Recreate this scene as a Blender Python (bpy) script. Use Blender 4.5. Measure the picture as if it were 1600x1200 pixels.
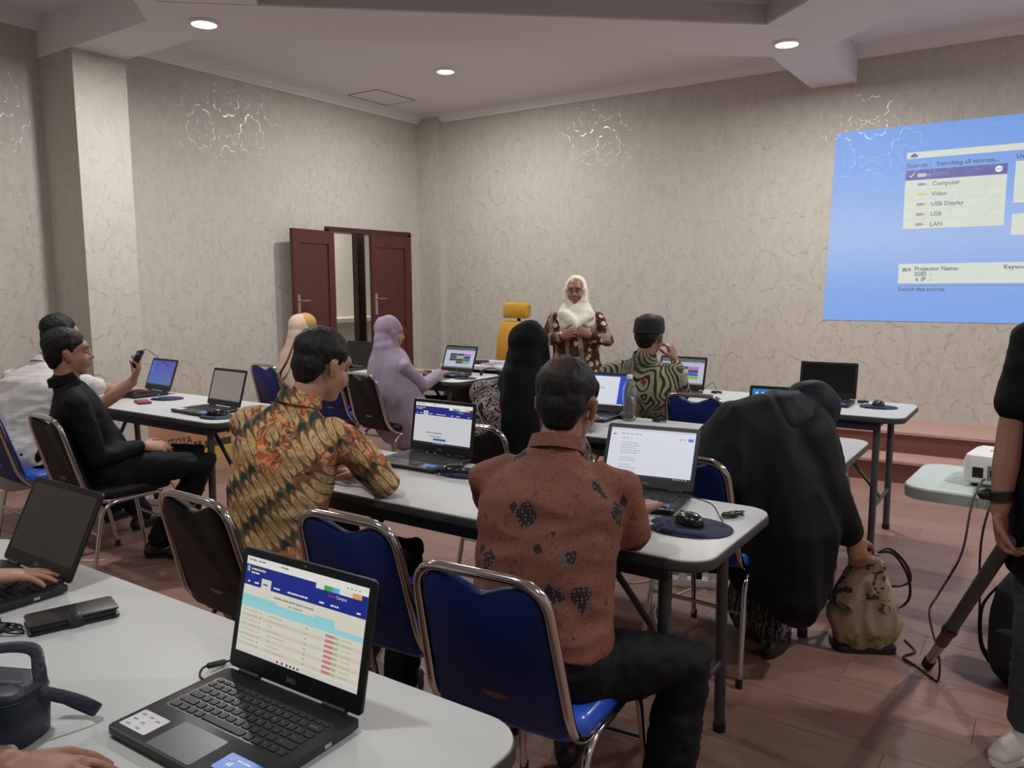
import bpy, bmesh, math, random
import numpy as np
from mathutils import Vector, Matrix, noise
random.seed(7)
for o in list(bpy.data.objects): bpy.data.objects.remove(o)
scene = bpy.context.scene
COL = scene.collection
PI = math.pi
V = Vector
# ---------------------------------------------------------------- camera, world, exposure, lamp power
CAM_H = 1.45
YAW, PITCH, ROLL, FPX = math.radians(-34.32), math.radians(7.10), math.radians(-0.28), 1240.0
_f = V((math.sin(YAW)*math.cos(PITCH), math.cos(YAW)*math.cos(PITCH), -math.sin(PITCH)))
_r0 = V((math.cos(YAW), -math.sin(YAW), 0)); _u0 = _r0.cross(_f)
_r = _r0*math.cos(ROLL)+_u0*math.sin(ROLL); _u = _r.cross(_f)
cd = bpy.data.cameras.new('camera'); cam = bpy.data.objects.new('camera', cd); COL.objects.link(cam)
cd.sensor_width = 36.0; cd.sensor_fit = 'HORIZONTAL'; cd.lens = FPX/1600*36.0; cd.clip_start = 0.05
cam.matrix_world = Matrix(((_r.x, _u.x, -_f.x, 0), (_r.y, _u.y, -_f.y, 0), (_r.z, _u.z, -_f.z, CAM_H), (0, 0, 0, 1)))
scene.camera = cam
w = bpy.data.worlds.new('world'); scene.world = w; w.use_nodes = True
w.node_tree.nodes['Background'].inputs[0].default_value = (0.55, 0.6, 0.65, 1)
w.node_tree.nodes['Background'].inputs[1].default_value = 0.15
vs = scene.view_settings
vs.view_transform = 'Standard'; vs.look = 'None'; vs.exposure = 0.0; vs.gamma = 1.0; vs.use_curve_mapping = False
LAMP_W = 47.0            # watts of each ceiling downlight
LAMP_COL = (1.0, 0.985, 0.965)
# ---------------------------------------------------------------- helpers
def S(r, g, b, a=1.0):
    def c(x):
        x /= 255.0
        return x/12.92 if x <= 0.04045 else ((x+0.055)/1.055)**2.4
    return (c(r), c(g), c(b), a)

class G:                                   # small node-graph writer
    def __init__(s, name):
        s.mat = bpy.data.materials.new(name); s.mat.use_nodes = True
        s.nt = s.mat.node_tree; s.b = s.nt.nodes['Principled BSDF']
    def n(s, t, **k):
        x = s.nt.nodes.new(t)
        for a, b in k.items(): setattr(x, a, b)
        return x
    def set(s, sock, v):
        if isinstance(v, bpy.types.NodeSocket): s.nt.links.new(v, sock)
        else: sock.default_value = v
    def m(s, op, a, b=None, c=None, clamp=False):
        x = s.n('ShaderNodeMath', operation=op, use_clamp=clamp)
        for i, v in enumerate((a, b, c)):
            if v is not None: s.set(x.inputs[i], v)
        return x.outputs[0]
    def mix(s, f, a, b, mode='MIX'):
        x = s.n('ShaderNodeMix', data_type='RGBA', blend_type=mode)
        s.set(x.inputs[0], f); s.set(x.inputs[6], a); s.set(x.inputs[7], b)
        return x.outputs[2]
    def obj(s): return s.n('ShaderNodeTexCoord').outputs['Object']
    def xyz(s, v):
        x = s.n('ShaderNodeSeparateXYZ'); s.set(x.inputs[0], v); return x.outputs
    def comb(s, a, b, c):
        x = s.n('ShaderNodeCombineXYZ')
        for i, v in enumerate((a, b, c)): s.set(x.inputs[i], v)
        return x.outputs[0]
    def mapping(s, v, scale=(1, 1, 1), rot=(0, 0, 0), loc=(0, 0, 0)):
        x = s.n('ShaderNodeMapping'); s.set(x.inputs[0], v)
        x.inputs['Scale'].default_value = scale; x.inputs['Rotation'].default_value = rot; x.inputs['Location'].default_value = loc
        return x.outputs[0]
    def noise(s, v, scale, detail=2, rough=.5, dist=0):
        x = s.n('ShaderNodeTexNoise'); s.set(x.inputs['Vector'], v)
        x.inputs['Scale'].default_value = scale; x.inputs['Detail'].default_value = detail
        x.inputs['Roughness'].default_value = rough; x.inputs['Distortion'].default_value = dist
        return x.outputs['Fac']
    def voro(s, v, scale, feature='F1', rnd=1.0, out='Distance', dist='EUCLIDEAN'):
        x = s.n('ShaderNodeTexVoronoi', feature=feature)
        if feature not in ('DISTANCE_TO_EDGE',): x.distance = dist
        s.set(x.inputs['Vector'], v); x.inputs['Scale'].default_value = scale; x.inputs['Randomness'].default_value = rnd
        return x.outputs[out]
    def wave(s, v, scale, dist=0, dscale=1, detail=1, typ='BANDS', prof='SIN', d='X'):
        x = s.n('ShaderNodeTexWave', wave_type=typ, wave_profile=prof)
        if typ == 'BANDS': x.bands_direction = d
        s.set(x.inputs['Vector'], v); x.inputs['Scale'].default_value = scale
        x.inputs['Distortion'].default_value = dist; x.inputs['Detail'].default_value = detail; x.inputs['Detail Scale'].default_value = dscale
        return x.outputs['Fac']
    def step(s, v, a, b):                  # smooth 0..1 between a and b
        x = s.n('ShaderNodeMapRange', interpolation_type='SMOOTHSTEP'); s.set(x.inputs[0], v)
        x.inputs[1].default_value = a; x.inputs[2].default_value = b
        return x.outputs[0]
    def bump(s, h, strength=.2, dist=.01):
        x = s.n('ShaderNodeBump'); s.set(x.inputs['Height'], h)
        x.inputs['Strength'].default_value = strength; x.inputs['Distance'].default_value = dist
        s.nt.links.new(x.outputs[0], s.b.inputs['Normal'])
    def fin(s, col=None, rough=None, metal=None, **k):
        if col is not None: s.set(s.b.inputs['Base Color'], col)
        if rough is not None: s.set(s.b.inputs['Roughness'], rough)
        if metal is not None: s.set(s.b.inputs['Metallic'], metal)
        for a, v in k.items(): s.set(s.b.inputs[a.replace('_', ' ')], v)
        return s.mat

MATS = {}
def mat(name, col, rough=.5, metal=0.0, var=.08, scale=60, bump=0, stretch=(1, 1, 1), **k):
    if name in MATS: return MATS[name]
    g = G(name); v = g.mapping(g.obj(), scale=stretch); n = g.noise(v, scale, 3)
    lo = tuple(c*(1-var) for c in col[:3])+(1,); hi = tuple(min(1, c*(1+var)) for c in col[:3])+(1,)
    c = g.mix(n, lo, hi)
    if bump: g.bump(n, bump, .004)
    MATS[name] = g.fin(c, rough, metal, **k); return MATS[name]
def emat(name, col, strength):
    if name in MATS: return MATS[name]
    g = G(name); v = g.obj(); n = g.noise(v, 3)
    c = g.mix(n, col, tuple(x*.97 for x in col[:3])+(1,))
    MATS[name] = g.fin((0, 0, 0, 1), .4, 0, Emission_Color=c, Emission_Strength=strength); return MATS[name]

def rr(w, h, r, n=5, cx=0, cy=0):          # rounded rectangle outline, counter-clockwise
    p = []
    for (sx, sy, a0) in ((1, 1, 0), (-1, 1, 90), (-1, -1, 180), (1, -1, 270)):
        for i in range(n+1):
            a = math.radians(a0+90*i/n)
            p.append((cx+sx*(w/2-r)+r*math.cos(a), cy+sy*(h/2-r)+r*math.sin(a)))
    return p
def offset(p, d):                          # inset a closed ccw outline by d
    q = []
    k = len(p)
    for i in range(k):
        a, b, c = V(p[i-1]), V(p[i]), V(p[(i+1) % k])
        e1 = (b-a); e2 = (c-b)
        if e1.length < 1e-9: e1 = e2
        if e2.length < 1e-9: e2 = e1
        n1 = V((-e1.y, e1.x)).normalized(); n2 = V((-e2.y, e2.x)).normalized()
        n = (n1+n2); n = n.normalized() if n.length > 1e-6 else n1
        q.append(tuple(b+n*d/max(.5, n.dot(n1))))
    return q

class MB:
    def __init__(s): s.v = []; s.f = []; s.mi = []; s.M = None; s.col = []
    def add(s, vs, fs, mi=0, col=None):
        k = len(s.v)
        if s.M is not None: vs = [s.M @ V(p) for p in vs]
        s.v += [tuple(p) for p in vs]
        for f in fs:
            s.f.append([k+i for i in f]); s.mi.append(mi); s.col.append(col)
    def box(s, x0, x1, y0, y1, z0, z1, mi=0):
        s.add([(x0, y0, z0), (x1, y0, z0), (x1, y1, z0), (x0, y1, z0), (x0, y0, z1), (x1, y0, z1), (x1, y1, z1), (x0, y1, z1)],
              [(0, 3, 2, 1), (4, 5, 6, 7), (0, 1, 5, 4), (1, 2, 6, 5), (2, 3, 7, 6), (3, 0, 4, 7)], mi)
    def rings(s, rs, mi=0, cap=True, closed=False):
        n = len(rs[0]); vs = [p for r in rs for p in r]; fs = []
        m = len(rs)
        for i in range(m if closed else m-1):
            a = i*n; b = ((i+1) % m)*n
            for j in range(n):
                k = (j+1) % n
                fs.append((a+j, a+k, b+k, b+j))
        if cap and not closed:
            fs.append(tuple(reversed(range(n)))); fs.append(tuple(range((m-1)*n, m*n)))
        s.add(vs, fs, mi)
    def prism(s, out, z0, z1, b=0, mi=0, b0=0):
        lv = []
        if b0: lv += [(z0, offset(out, b0)), (z0+b0, out)]
        else: lv += [(z0, out)]
        if b: lv += [(z1-b, out), (z1-b*.3, offset(out, b*.3)), (z1, offset(out, b))]
        else: lv += [(z1, out)]
        s.rings([[(x, y, z) for x, y in o] for z, o in lv], mi)
    def tube(s, path, r, n=8, mi=0, cap=True, closed=False, flat=1.0):
        P = [V(p) for p in path]; m = len(P)
        R = r if isinstance(r, (list, tuple)) else [r]*m
        T = []
        for i in range(m):
            a = P[i-1] if (i or closed) else P[0]; b = P[(i+1) % m] if (i < m-1 or closed) else P[-1]
            t = (b-a); T.append(t.normalized() if t.length > 1e-9 else V((0, 0, 1)))
        t0 = T[0]; up = V((0, 0, 1)) if abs(t0.z) < .9 else V((1, 0, 0))
        nn = (up-t0*up.dot(t0)).normalized(); rs = []
        for i in range(m):
            nn = nn-T[i]*nn.dot(T[i]); nn = nn.normalized() if nn.length > 1e-6 else T[i].orthogonal().normalized()
            bb = T[i].cross(nn)
            rs.append([P[i]+nn*(math.cos(2*PI*j/n)*R[i])+bb*(math.sin(2*PI*j/n)*R[i]*flat) for j in range(n)])
        s.rings(rs, mi, cap, closed)
    def lathe(s, prof, n=20, c=(0, 0, 0), mi=0):
        s.rings([[(c[0]+r*math.cos(2*PI*j/n), c[1]+r*math.sin(2*PI*j/n), c[2]+z) for j in range(n)] for r, z in prof], mi)
    def ell(s, c, r, A=None, n=14, m=9, mi=0):
        A = A or Matrix.Identity(3); c = V(c); rs = []
        for i in range(m+1):
            t = PI*(i+.02)/(m+.04); z = -math.cos(t); q = math.sin(t)
            rs.append([c+A @ V((r[0]*q*math.cos(2*PI*j/n), r[1]*q*math.sin(2*PI*j/n), r[2]*z)) for j in range(n)])
        s.rings(rs, mi)
    def limb(s, pts, rad, n=12, A=None, B=None, fl=1.0, k=2.0, mi=0):
        """tapered limb with rounded ends; A,B optional fixed cross axes, rad entries r or (ra,rb)"""
        P = [V(p) for p in pts]; m = len(P)
        rad = [(q, q*fl) if not isinstance(q, tuple) else q for q in rad]
        T = []
        for i in range(m):
            t = P[min(i+1, m-1)]-P[max(i-1, 0)]; T.append(t.normalized())
        Q = []
        e0 = min(rad[0]); e1 = min(rad[-1])
        for a in (80, 50, 22): Q.append((P[0]-T[0]*e0*math.sin(math.radians(a)), T[0], [x*math.cos(math.radians(a)) for x in rad[0]]))
        for i in range(m): Q.append((P[i], T[i], rad[i]))
        for a in (22, 50, 80): Q.append((P[-1]+T[-1]*e1*math.sin(math.radians(a)), T[-1], [x*math.cos(math.radians(a)) for x in rad[-1]]))
        nn = V(A) if A is not None else T[0].orthogonal(); rs = []
        for c, t, (ra, rb) in Q:
            if A is None or B is None:
                if A is not None: nn = V(A)
                nn = (nn-t*nn.dot(t)).normalized(); bb = t.cross(nn)
            else: nn, bb = V(A), V(B)
            ring = []
            for j in range(n):
                a = 2*PI*j/n; ca, sa = math.cos(a), math.sin(a)
                ring.append(c+nn*(ra*math.copysign(abs(ca)**(2/k), ca))+bb*(rb*math.copysign(abs(sa)**(2/k), sa)))
            rs.append(ring)
        s.rings(rs, mi)
    def mesh(s, name, mats):
        me = bpy.data.meshes.new(name); me.from_pydata(s.v, [], s.f)
        for m in (mats if isinstance(mats, (list, tuple)) else [mats]): me.materials.append(m)
        if any(s.mi): me.polygons.foreach_set('material_index', s.mi)
        if any(c is not None for c in s.col):
            at = me.color_attributes.new('Col', 'FLOAT_COLOR', 'CORNER'); k = 0
            for p, c in zip(me.polygons, s.col):
                for _ in p.loop_indices:
                    at.data[k].color = c or (1, 1, 1, 1); k += 1
        return me
    def build(s, name, mats, parent=None, smooth=40, loc=None, rot=None):
        return link(name, fix(s.mesh(name, mats), smooth), parent, loc, rot)
def fix(me, smooth=40):
    bm = bmesh.new(); bm.from_mesh(me)
    bmesh.ops.recalc_face_normals(bm, faces=bm.faces); bm.to_mesh(me); bm.free()
    if smooth:
        me.polygons.foreach_set('use_smooth', [True]*len(me.polygons))
        if smooth < 180: me.set_sharp_from_angle(angle=math.radians(smooth))
    return me
def link(name, me, parent=None, loc=None, rot=None):
    o = bpy.data.objects.new(name, me); COL.objects.link(o)
    if parent is not None: o.parent = parent
    if loc is not None: o.location = loc
    if rot is not None: o.rotation_euler = rot
    return o
def tag(o, label=None, cat=None, group=None, kind=None):
    for k, v in (('label', label), ('category', cat), ('group', group), ('kind', kind)):
        if v: o[k] = v
    return o
def thing(name, label, cat, loc=(0, 0, 0), rz=0, group=None):
    o = bpy.data.objects.new(name, None); COL.objects.link(o); o.empty_display_size = .05
    o.location = loc; o.rotation_euler = (0, 0, rz)
    return tag(o, label, cat, group)
def dup(root, loc, rz, label, group=None):
    def cp(o, par):
        c = o.copy(); COL.objects.link(c); c.parent = par
        for ch in o.children: cp(ch, c)
        return c
    r = cp(root, None); r.location = loc; r.rotation_euler = (0, 0, rz); r['label'] = label
    if group: r['group'] = group
    return r
def smooth_path(pts, n=6, closed=False):    # Catmull-Rom
    P = [V(p) for p in pts]; out = []; m = len(P)
    for i in range(m if closed else m-1):
        g = lambda k: P[k % m] if closed else P[max(0, min(m-1, k))]
        a, b, c, d = g(i-1), g(i), g(i+1), g(i+2)
        for k in range(n):
            t = k/n
            out.append(.5*((2*b)+(c-a)*t+(2*a-5*b+4*c-d)*t*t+(3*b-a-3*c+d)*t**3))
    if not closed: out.append(P[-1])
    return out
def fillet(pts, r, n=5):                    # polyline with rounded corners
    P = [V(p) for p in pts]; out = [P[0]]
    for i in range(1, len(P)-1):
        a = (P[i-1]-P[i]); b = (P[i+1]-P[i]); q = min(r, a.length*.49, b.length*.49)
        p0 = P[i]+a.normalized()*q; p1 = P[i]+b.normalized()*q
        for k in range(n+1):
            t = k/n; out.append((1-t)**2*p0+2*t*(1-t)*P[i]+t*t*p1)
    out.append(P[-1]); return out
_tcache = {}
def text_faces(txt, size, bold=0.0):        # flat triangles of a line of lettering, origin at its left baseline
    key = (txt, size, bold)
    if key in _tcache: return _tcache[key]
    cu = bpy.data.curves.new('lettering', 'FONT'); cu.body = txt; cu.size = size; cu.resolution_u = 2; cu.offset = bold
    ob = bpy.data.objects.new('lettering', cu); COL.objects.link(ob)
    bpy.context.view_layer.update()
    me = bpy.data.meshes.new_from_object(ob.evaluated_get(bpy.context.evaluated_depsgraph_get()))
    vs = [tuple(v.co) for v in me.vertices]; fs = [tuple(p.vertices) for p in me.polygons]
    bpy.data.objects.remove(ob); bpy.data.curves.remove(cu); bpy.data.meshes.remove(me)
    _tcache[key] = (vs, fs); return vs, fs
def remesh(mb, vox, it=6, fac=.5):
    me = mb.mesh('tmp', [])
    bm = bmesh.new(); bm.from_mesh(me); bmesh.ops.recalc_face_normals(bm, faces=bm.faces); bm.to_mesh(me); bm.free()
    ob = bpy.data.objects.new('tmp', me); COL.objects.link(ob)
    m = ob.modifiers.new('r', 'REMESH'); m.mode = 'VOXEL'; m.voxel_size = vox; m.use_smooth_shade = True
    if it:
        q = ob.modifiers.new('s', 'SMOOTH'); q.factor = fac; q.iterations = it
    bpy.context.view_layer.update()
    out = bpy.data.meshes.new_from_object(ob.evaluated_get(bpy.context.evaluated_depsgraph_get()))
    bpy.data.objects.remove(ob); bpy.data.meshes.remove(me)
    out.polygons.foreach_set('use_smooth', [True]*len(out.polygons))
    return out
def wrinkle(me, amp, freq, stretch=(1, 1, 1), seed=0, sharp=False):
    n = len(me.vertices); co = np.empty(n*3); me.vertices.foreach_get('co', co); co = co.reshape(-1, 3)
    no = np.empty(n*3); me.vertex_normals.foreach_get('vector', no); no = no.reshape(-1, 3)
    st = np.array(stretch)*freq; q = co*st+seed*3.7
    d = np.array([noise.noise(p) for p in q])
    if sharp: d = 1-2*np.abs(d)*2
    co += no*(d*amp)[:, None]
    me.vertices.foreach_set('co', co.ravel()); me.update(); return me
# ---------------------------------------------------------------- surface materials
def damask(g, o):
    """line mask of a half-drop damask print; u runs along the wall, v is height"""
    x, y, z = g.xyz(o)
    u = g.m('ADD', x, y); total = None
    wob = g.m('MULTIPLY', g.m('SUBTRACT', g.noise(o, 30, 2), .5), .010)
    for (ou, ov) in ((0.0, 0.0), (.5, .5)):
        a = g.m('MULTIPLY', g.m('SUBTRACT', g.m('FRACT', g.m('ADD', g.m('DIVIDE', u, .53), ou+40)), .5), .53)
        b = g.m('MULTIPLY', g.m('SUBTRACT', g.m('FRACT', g.m('ADD', g.m('DIVIDE', z, .62), ov+40)), .5), .62)
        th = g.m('ARCTAN2', b, a)
        r = g.m('SQRT', g.m('ADD', g.m('MULTIPLY', a, a), g.m('MULTIPLY', g.m('MULTIPLY', b, b), .72)))
        r = g.m('ADD', r, wob)
        sc = g.m('ABSOLUTE', g.m('SINE', g.m('MULTIPLY', th, 4.5)))
        top = g.m('MULTIPLY', g.m('POWER', g.m('MAXIMUM', g.m('SINE', th), 0.0), 9.0), .035)
        R1 = g.m('ADD', g.m('ADD', .112, g.m('MULTIPLY', sc, .03)), top)
        l1 = g.m('SUBTRACT', 1.0, g.step(g.m('ABSOLUTE', g.m('SUBTRACT', r, R1)), .003, .009))
        sc2 = g.m('ABSOLUTE', g.m('SINE', g.m('MULTIPLY', th, 2.5)))
        R2 = g.m('ADD', .035, g.m('MULTIPLY', sc2, .03))
        l2 = g.m('MULTIPLY', g.m('SUBTRACT', 1.0, g.step(g.m('ABSOLUTE', g.m('SUBTRACT', r, R2)), .002, .007)), .7)
        # scrolls left and right of the medallion
        aa = g.m('SUBTRACT', g.m('ABSOLUTE', a), .205); bb = g.m('ADD', b, .03)
        rs = g.m('ADD', g.m('SQRT', g.m('ADD', g.m('MULTIPLY', aa, aa), g.m('MULTIPLY', bb, bb))), wob)
        R3 = g.m('ADD', .034, g.m('MULTIPLY', g.m('SINE', g.m('ADD', g.m('MULTIPLY', g.m('ARCTAN2', bb, aa), 3.0), 1.1)), .017))
        l3 = g.m('MULTIPLY', g.m('SUBTRACT', 1.0, g.step(g.m('ABSOLUTE', g.m('SUBTRACT', rs, R3)), .003, .009)), .7)
        q = g.m('MAXIMUM', g.m('MAXIMUM', l1, l2), l3)
        total = q if total is None else g.m('MAXIMUM', total, q)
    brk = g.step(g.noise(o, 24, 3, .6), .34, .60)
    return g.m('MULTIPLY', total, brk)
def wallpaper(name, emis=False):
    g = G(name); o = g.obj()
    d = damask(g, o)
    st = g.noise(g.mapping(o, scale=(26, 26, 5)), 1.0, 4, .6)
    fine = g.noise(o, 240, 2)
    c = g.mix(st, S(178, 172, 162), S(201, 196, 187))
    c = g.mix(g.m('MULTIPLY', fine, .35), c, S(160, 153, 143))
    mott = g.step(g.noise(g.mapping(o, scale=(17, 17, 11)), 1.0, 5, .65, .8), .52, .62)
    c = g.mix(g.m('MULTIPLY', mott, .16), c, S(142, 131, 117))
    c = g.mix(g.m('MULTIPLY', d, .16), c, S(140, 130, 118))
    rough = g.m('SUBTRACT', .62, g.m('MULTIPLY', d, .34))
    g.bump(g.m('ADD', g.m('MULTIPLY', d, 1.0), g.m('MULTIPLY', fine, .25)),   .22, .003)
    if emis:
        at = g.n('ShaderNodeVertexColor'); at.layer_name = 'Col'
        e = g.mix(g.m('MULTIPLY', mott, .10), at.outputs['Color'], (.35, .45, .7, 1))
        e = g.mix(g.m('MULTIPLY', d, .10), e, (.75, .9, 1.0, 1))
        g.fin(None, None, None, Emission_Color=e, Emission_Strength=.80)
        c = g.mix(.86, c, (0.05, 0.05, 0.05, 1))
    return g.fin(c, rough, g.m('MULTIPLY', d, .25))
WALLP = wallpaper('silver_damask_wallpaper')
def floor_mat():
    g = G('laminate_wood'); o = g.obj(); r = g.n('ShaderNodeObjectInfo').outputs['Random']
    off = g.comb(g.m('MULTIPLY', r, 37.0), g.m('MULTIPLY', r, 91.0), 0.0)
    vm = g.n('ShaderNodeVectorMath', operation='ADD'); g.set(vm.inputs[0], o); g.set(vm.inputs[1], off)
    gr = g.noise(g.mapping(vm.outputs[0], scale=(3.2, 46, 46)), 1.0, 6, .62, .6)
    fl = g.noise(g.mapping(vm.outputs[0], scale=(1.3, 9, 9)), 1.0, 3, .5, 1.2)
    c = g.mix(gr, S(104, 74, 66), S(158, 124, 112))
    c = g.mix(g.m('MULTIPLY', fl, .5), c, S(132, 94, 82))
    c = g.mix(g.m('MULTIPLY', r, .35), c, S(158, 130, 120))
    g.bump(gr, .08, .002)
    return g.fin(c, g.m('ADD', .34, g.m('MULTIPLY', gr, .16)))
FLOORM = floor_mat()
def wood(name, a, b, rough=.35, along=(30, 30, 2.5)):
    g = G(name); o = g.obj(); n = g.noise(g.mapping(o, scale=along), 1.0, 5, .6, .8)
    g.bump(n, .06, .002)
    return g.fin(g.mix(n, a, b), rough)
DOORW = wood('mahogany_door_wood', S(62, 28, 26), S(90, 44, 40))
DOORD = wood('dark_mahogany_frame', S(44, 22, 20), S(70, 36, 33))
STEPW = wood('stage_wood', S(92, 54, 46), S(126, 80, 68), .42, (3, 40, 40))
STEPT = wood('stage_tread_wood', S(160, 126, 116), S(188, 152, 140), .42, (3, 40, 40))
CEIL = mat('ceiling_paint', S(224, 223, 226), .8, var=.02, scale=8)
PLAST = mat('plaster_cream', S(214, 208, 196), .8, var=.03, scale=10)
CHROME = mat('chrome', S(205, 202, 200), .14, 1.0, var=.03)
STEEL = mat('brushed_steel', S(190, 186, 178), .3, 1.0, var=.06)
BLACKP = mat('black_plastic', S(22, 22, 24), .42, var=.1)
CABLE = mat('black_cable', S(18, 17, 18), .5)
WCABLE = mat('white_cable', S(205, 205, 200), .5)
GREYM = mat('dark_grey_metal', S(72, 72, 76), .45, .3)
EDGE = mat('dark_grey_edge', S(48, 48, 52), .5)
LAMIN = mat('white_laminate', S(184, 186, 186), .45, var=.02, scale=4)
RUBBER = mat('black_rubber', S(16, 16, 16), .7)

# ---------------------------------------------------------------- room shell
XL, XR, YB, YF, ZC, ZB = -6.16, 2.9, 7.2, -1.5, 3.36, 3.08
def st(o, label=None): return tag(o, label, None, None, 'structure')
m = MB(); m.box(XL-.2, XR+.2, YF-.2, YB+.2, -.12, -.006)
FLOOR = st(m.build('floor', FLOORM, smooth=0), 'reddish brown laminate wood floor')
PLW, PLL = .20, 1.30
pm = MB(); pm.prism(rr(PLL-.0015, PLW-.0015, .001, 1), -.006, 0, .0006); plank = fix(pm.mesh('plank', FLOORM), 0)
row = 0; y = .55
while y+PLW < YB:
    x = XL+PLL/2-[0, .47, .91, .23, .69][row % 5]
    while x-PLL/2 < 1.35:
        if x-PLL/2 > XL-.01 and x-PLL/2 > -1.6-1.32*(y+1.7):
            link('plank', plank, FLOOR, (x, y+PLW/2, 0))
        elif x+PLL/2 > XL+.02 and x-PLL/2 < XL:
            q = MB(); q.prism(rr(x+PLL/2-XL-.0015, PLW-.0015, .001, 1), -.006, 0, .0012)
            q.build('plank', FLOORM, FLOOR, 0, ((XL+x+PLL/2)/2, y+PLW/2, 0))
        x += PLL
    y += PLW; row += 1
DY0, DY1, DZ = 5.70, 6.93, 2.02
m = MB(); m.box(XL-.18, XL, YF-.2, DY0, 0, 3.6); m.box(XL-.18, XL, DY1, YB+.2, 0, 3.6); m.box(XL-.18, XL, DY0, DY1, DZ, 3.6)
WL = st(m.build('wall_left', WALLP, smooth=0), 'left wall with silvery damask wallpaper')
m = MB(); m.box(XL, XR+.2, YB, YB+.2, 0, 3.6)
WBK = st(m.build('wall_back', WALLP, smooth=0), 'front wall with damask wallpaper behind the projection')
m = MB(); m.box(XR, XR+.2, YF-.2, YB, 0, 3.6); st(m.build('wall_right', WALLP, smooth=0))
m = MB(); m.box(XL, XR, YF-.2, YF, 0, 3.6); st(m.build('wall_front', WALLP, smooth=0))
m = MB(); m.box(XL-.05, -5.70, 3.002, 3.388, 0, ZB+.03); st(m.build('wall_column', WALLP, smooth=0), 'wallpapered square column standing out of the left wall')
m = MB(); m.box(XL, -5.86, 7.13, YB, 0, ZC); st(m.build('wall_corner_pilaster', WALLP, smooth=0), 'shallow corner pilaster')
# ceiling slab, beams round a diamond recess, cornices
m = MB(); m.box(XL-.2, XR+.2, YF-.2, YB+.2, ZC, ZC+.2)
CE = st(m.build('ceiling', CEIL, smooth=0), 'pale grey painted ceiling')
m = MB()
NT, NLf, NRt, NBt = V((-1.63, 5.73)), V((-4.49, 3.2)), V((1.23, 3.2)), V((-1.63, .67))
def beam2(a, b, hw, ex, zb):
    d = (b-a).normalized(); n = V((-d.y, d.x)); a = a-d*ex; b = b+d*ex
    q = [a+n*hw, a-n*hw, b-n*hw, b+n*hw]
    m.rings([[(p.x, p.y, z) for p in q] for z in (zb, ZC+.05)], 0)
for kb, (a, b) in enumerate(((NLf, NT), (NT, NRt), (NRt, NBt), (NBt, NLf))): beam2(a, b, .34, .18, ZB+.0015*kb)
m.box(XL-.05, -4.40, 3.0, 3.39, ZB+.007, ZC+.05); m.box(1.14, XR+.05, 3.0, 3.39, ZB+.008, ZC+.05)
m.box(-1.83, -1.47, 5.80, YB+.05, ZB+.009, ZC+.05); m.box(-1.83, -1.47, YF-.05, .6, ZB+.010, ZC+.05)
st(m.build('ceiling_beams', CEIL, smooth=0), 'dropped ceiling beams forming a diamond recess')
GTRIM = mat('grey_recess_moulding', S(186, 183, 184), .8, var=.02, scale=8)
RPROF = [(-.01, -.27), (.012, -.27), (.014, -.16), (.03, -.15), (.034, -.10), (.07, -.07), (.085, -.05), (.12, -.04), (.13, 0), (-.01, 0)]
def cornice(n, p0, p1, inward, prof=None, m_=None):
    """stepped moulding along a wall top from p0 to p1"""
    p0, p1, iw = V(p0), V(p1), V(inward)
    prof = prof or [(0, -.09), (.018, -.09), (.022, -.07), (.05, -.05), (.062, -.03), (.085, -.022), (.095, 0), (0, 0)]
    q = MB(); q.rings([[tuple((p+iw*a).to_3d()+V((0, 0, ZC+b))) for a, b in prof] for p in (p0, p1)])
    st(q.build('trim_%d' % n, m_ or CEIL, smooth=25), 'ceiling cornice moulding')
cornice(1, (XL, 3.39), (XL, YB), (1, 0)); cornice(2, (XL, YB), (-1.83, YB), (0, -1)); cornice(3, (-1.47, YB), (XR, YB), (0, -1))
cornice(4, (XL, YF), (XL, 3.0), (1, 0)); cornice(5, (XR, YF), (XR, YB), (-1, 0)); cornice(6, (XL, YF), (XR, YF), (0, 1))
def inset(a, b):
    d = (b-a).normalized(); n = V((d.y, -d.x)); return a+n*.34, b+n*.34, n
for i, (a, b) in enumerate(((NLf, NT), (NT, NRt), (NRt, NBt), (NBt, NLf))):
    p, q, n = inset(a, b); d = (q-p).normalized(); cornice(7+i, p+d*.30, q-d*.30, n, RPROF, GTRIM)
q = MB(); q.box(-6.03, -5.63, 5.93, 5.935, ZC-.004, ZC+.001); q.box(-6.03, -5.63, 6.495, 6.50, ZC-.004, ZC+.001)
q.box(-6.03, -6.025, 5.93, 6.5, ZC-.004, ZC+.001); q.box(-5.635, -5.63, 5.93, 6.5, ZC-.004, ZC+.001)
HT = thing('ceiling_hatch', 'square access hatch outline in the ceiling near the far corner', 'hatch', (-5.83, 6.21, ZC))
h = MB(); h.box(-.19, .19, -.275, .275, -.003, 0); h.build('hatch_panel', CEIL, HT, 0)
h = MB()
for s in (-1, 1): h.box(-.205, .205, s*.28-.004, s*.28+.004, -.005, 0); h.box(s*.2-.004, s*.2+.004, -.28, .28, -.005, 0)
h.build('hatch_frame', mat('grey_joint', S(120, 115, 115), .8), HT, 0)
# stage with two steps under the projection
for i, (ys, z0, z1) in enumerate(((6.26, 0, .163), (6.58, .163, .326))):
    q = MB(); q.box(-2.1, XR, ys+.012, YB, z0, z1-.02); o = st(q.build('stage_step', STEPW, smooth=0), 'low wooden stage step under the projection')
    q = MB(); q.box(-2.1, XR, ys, YB, z1-.02, z1); q.build('tread', STEPT, o, 0)
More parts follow.
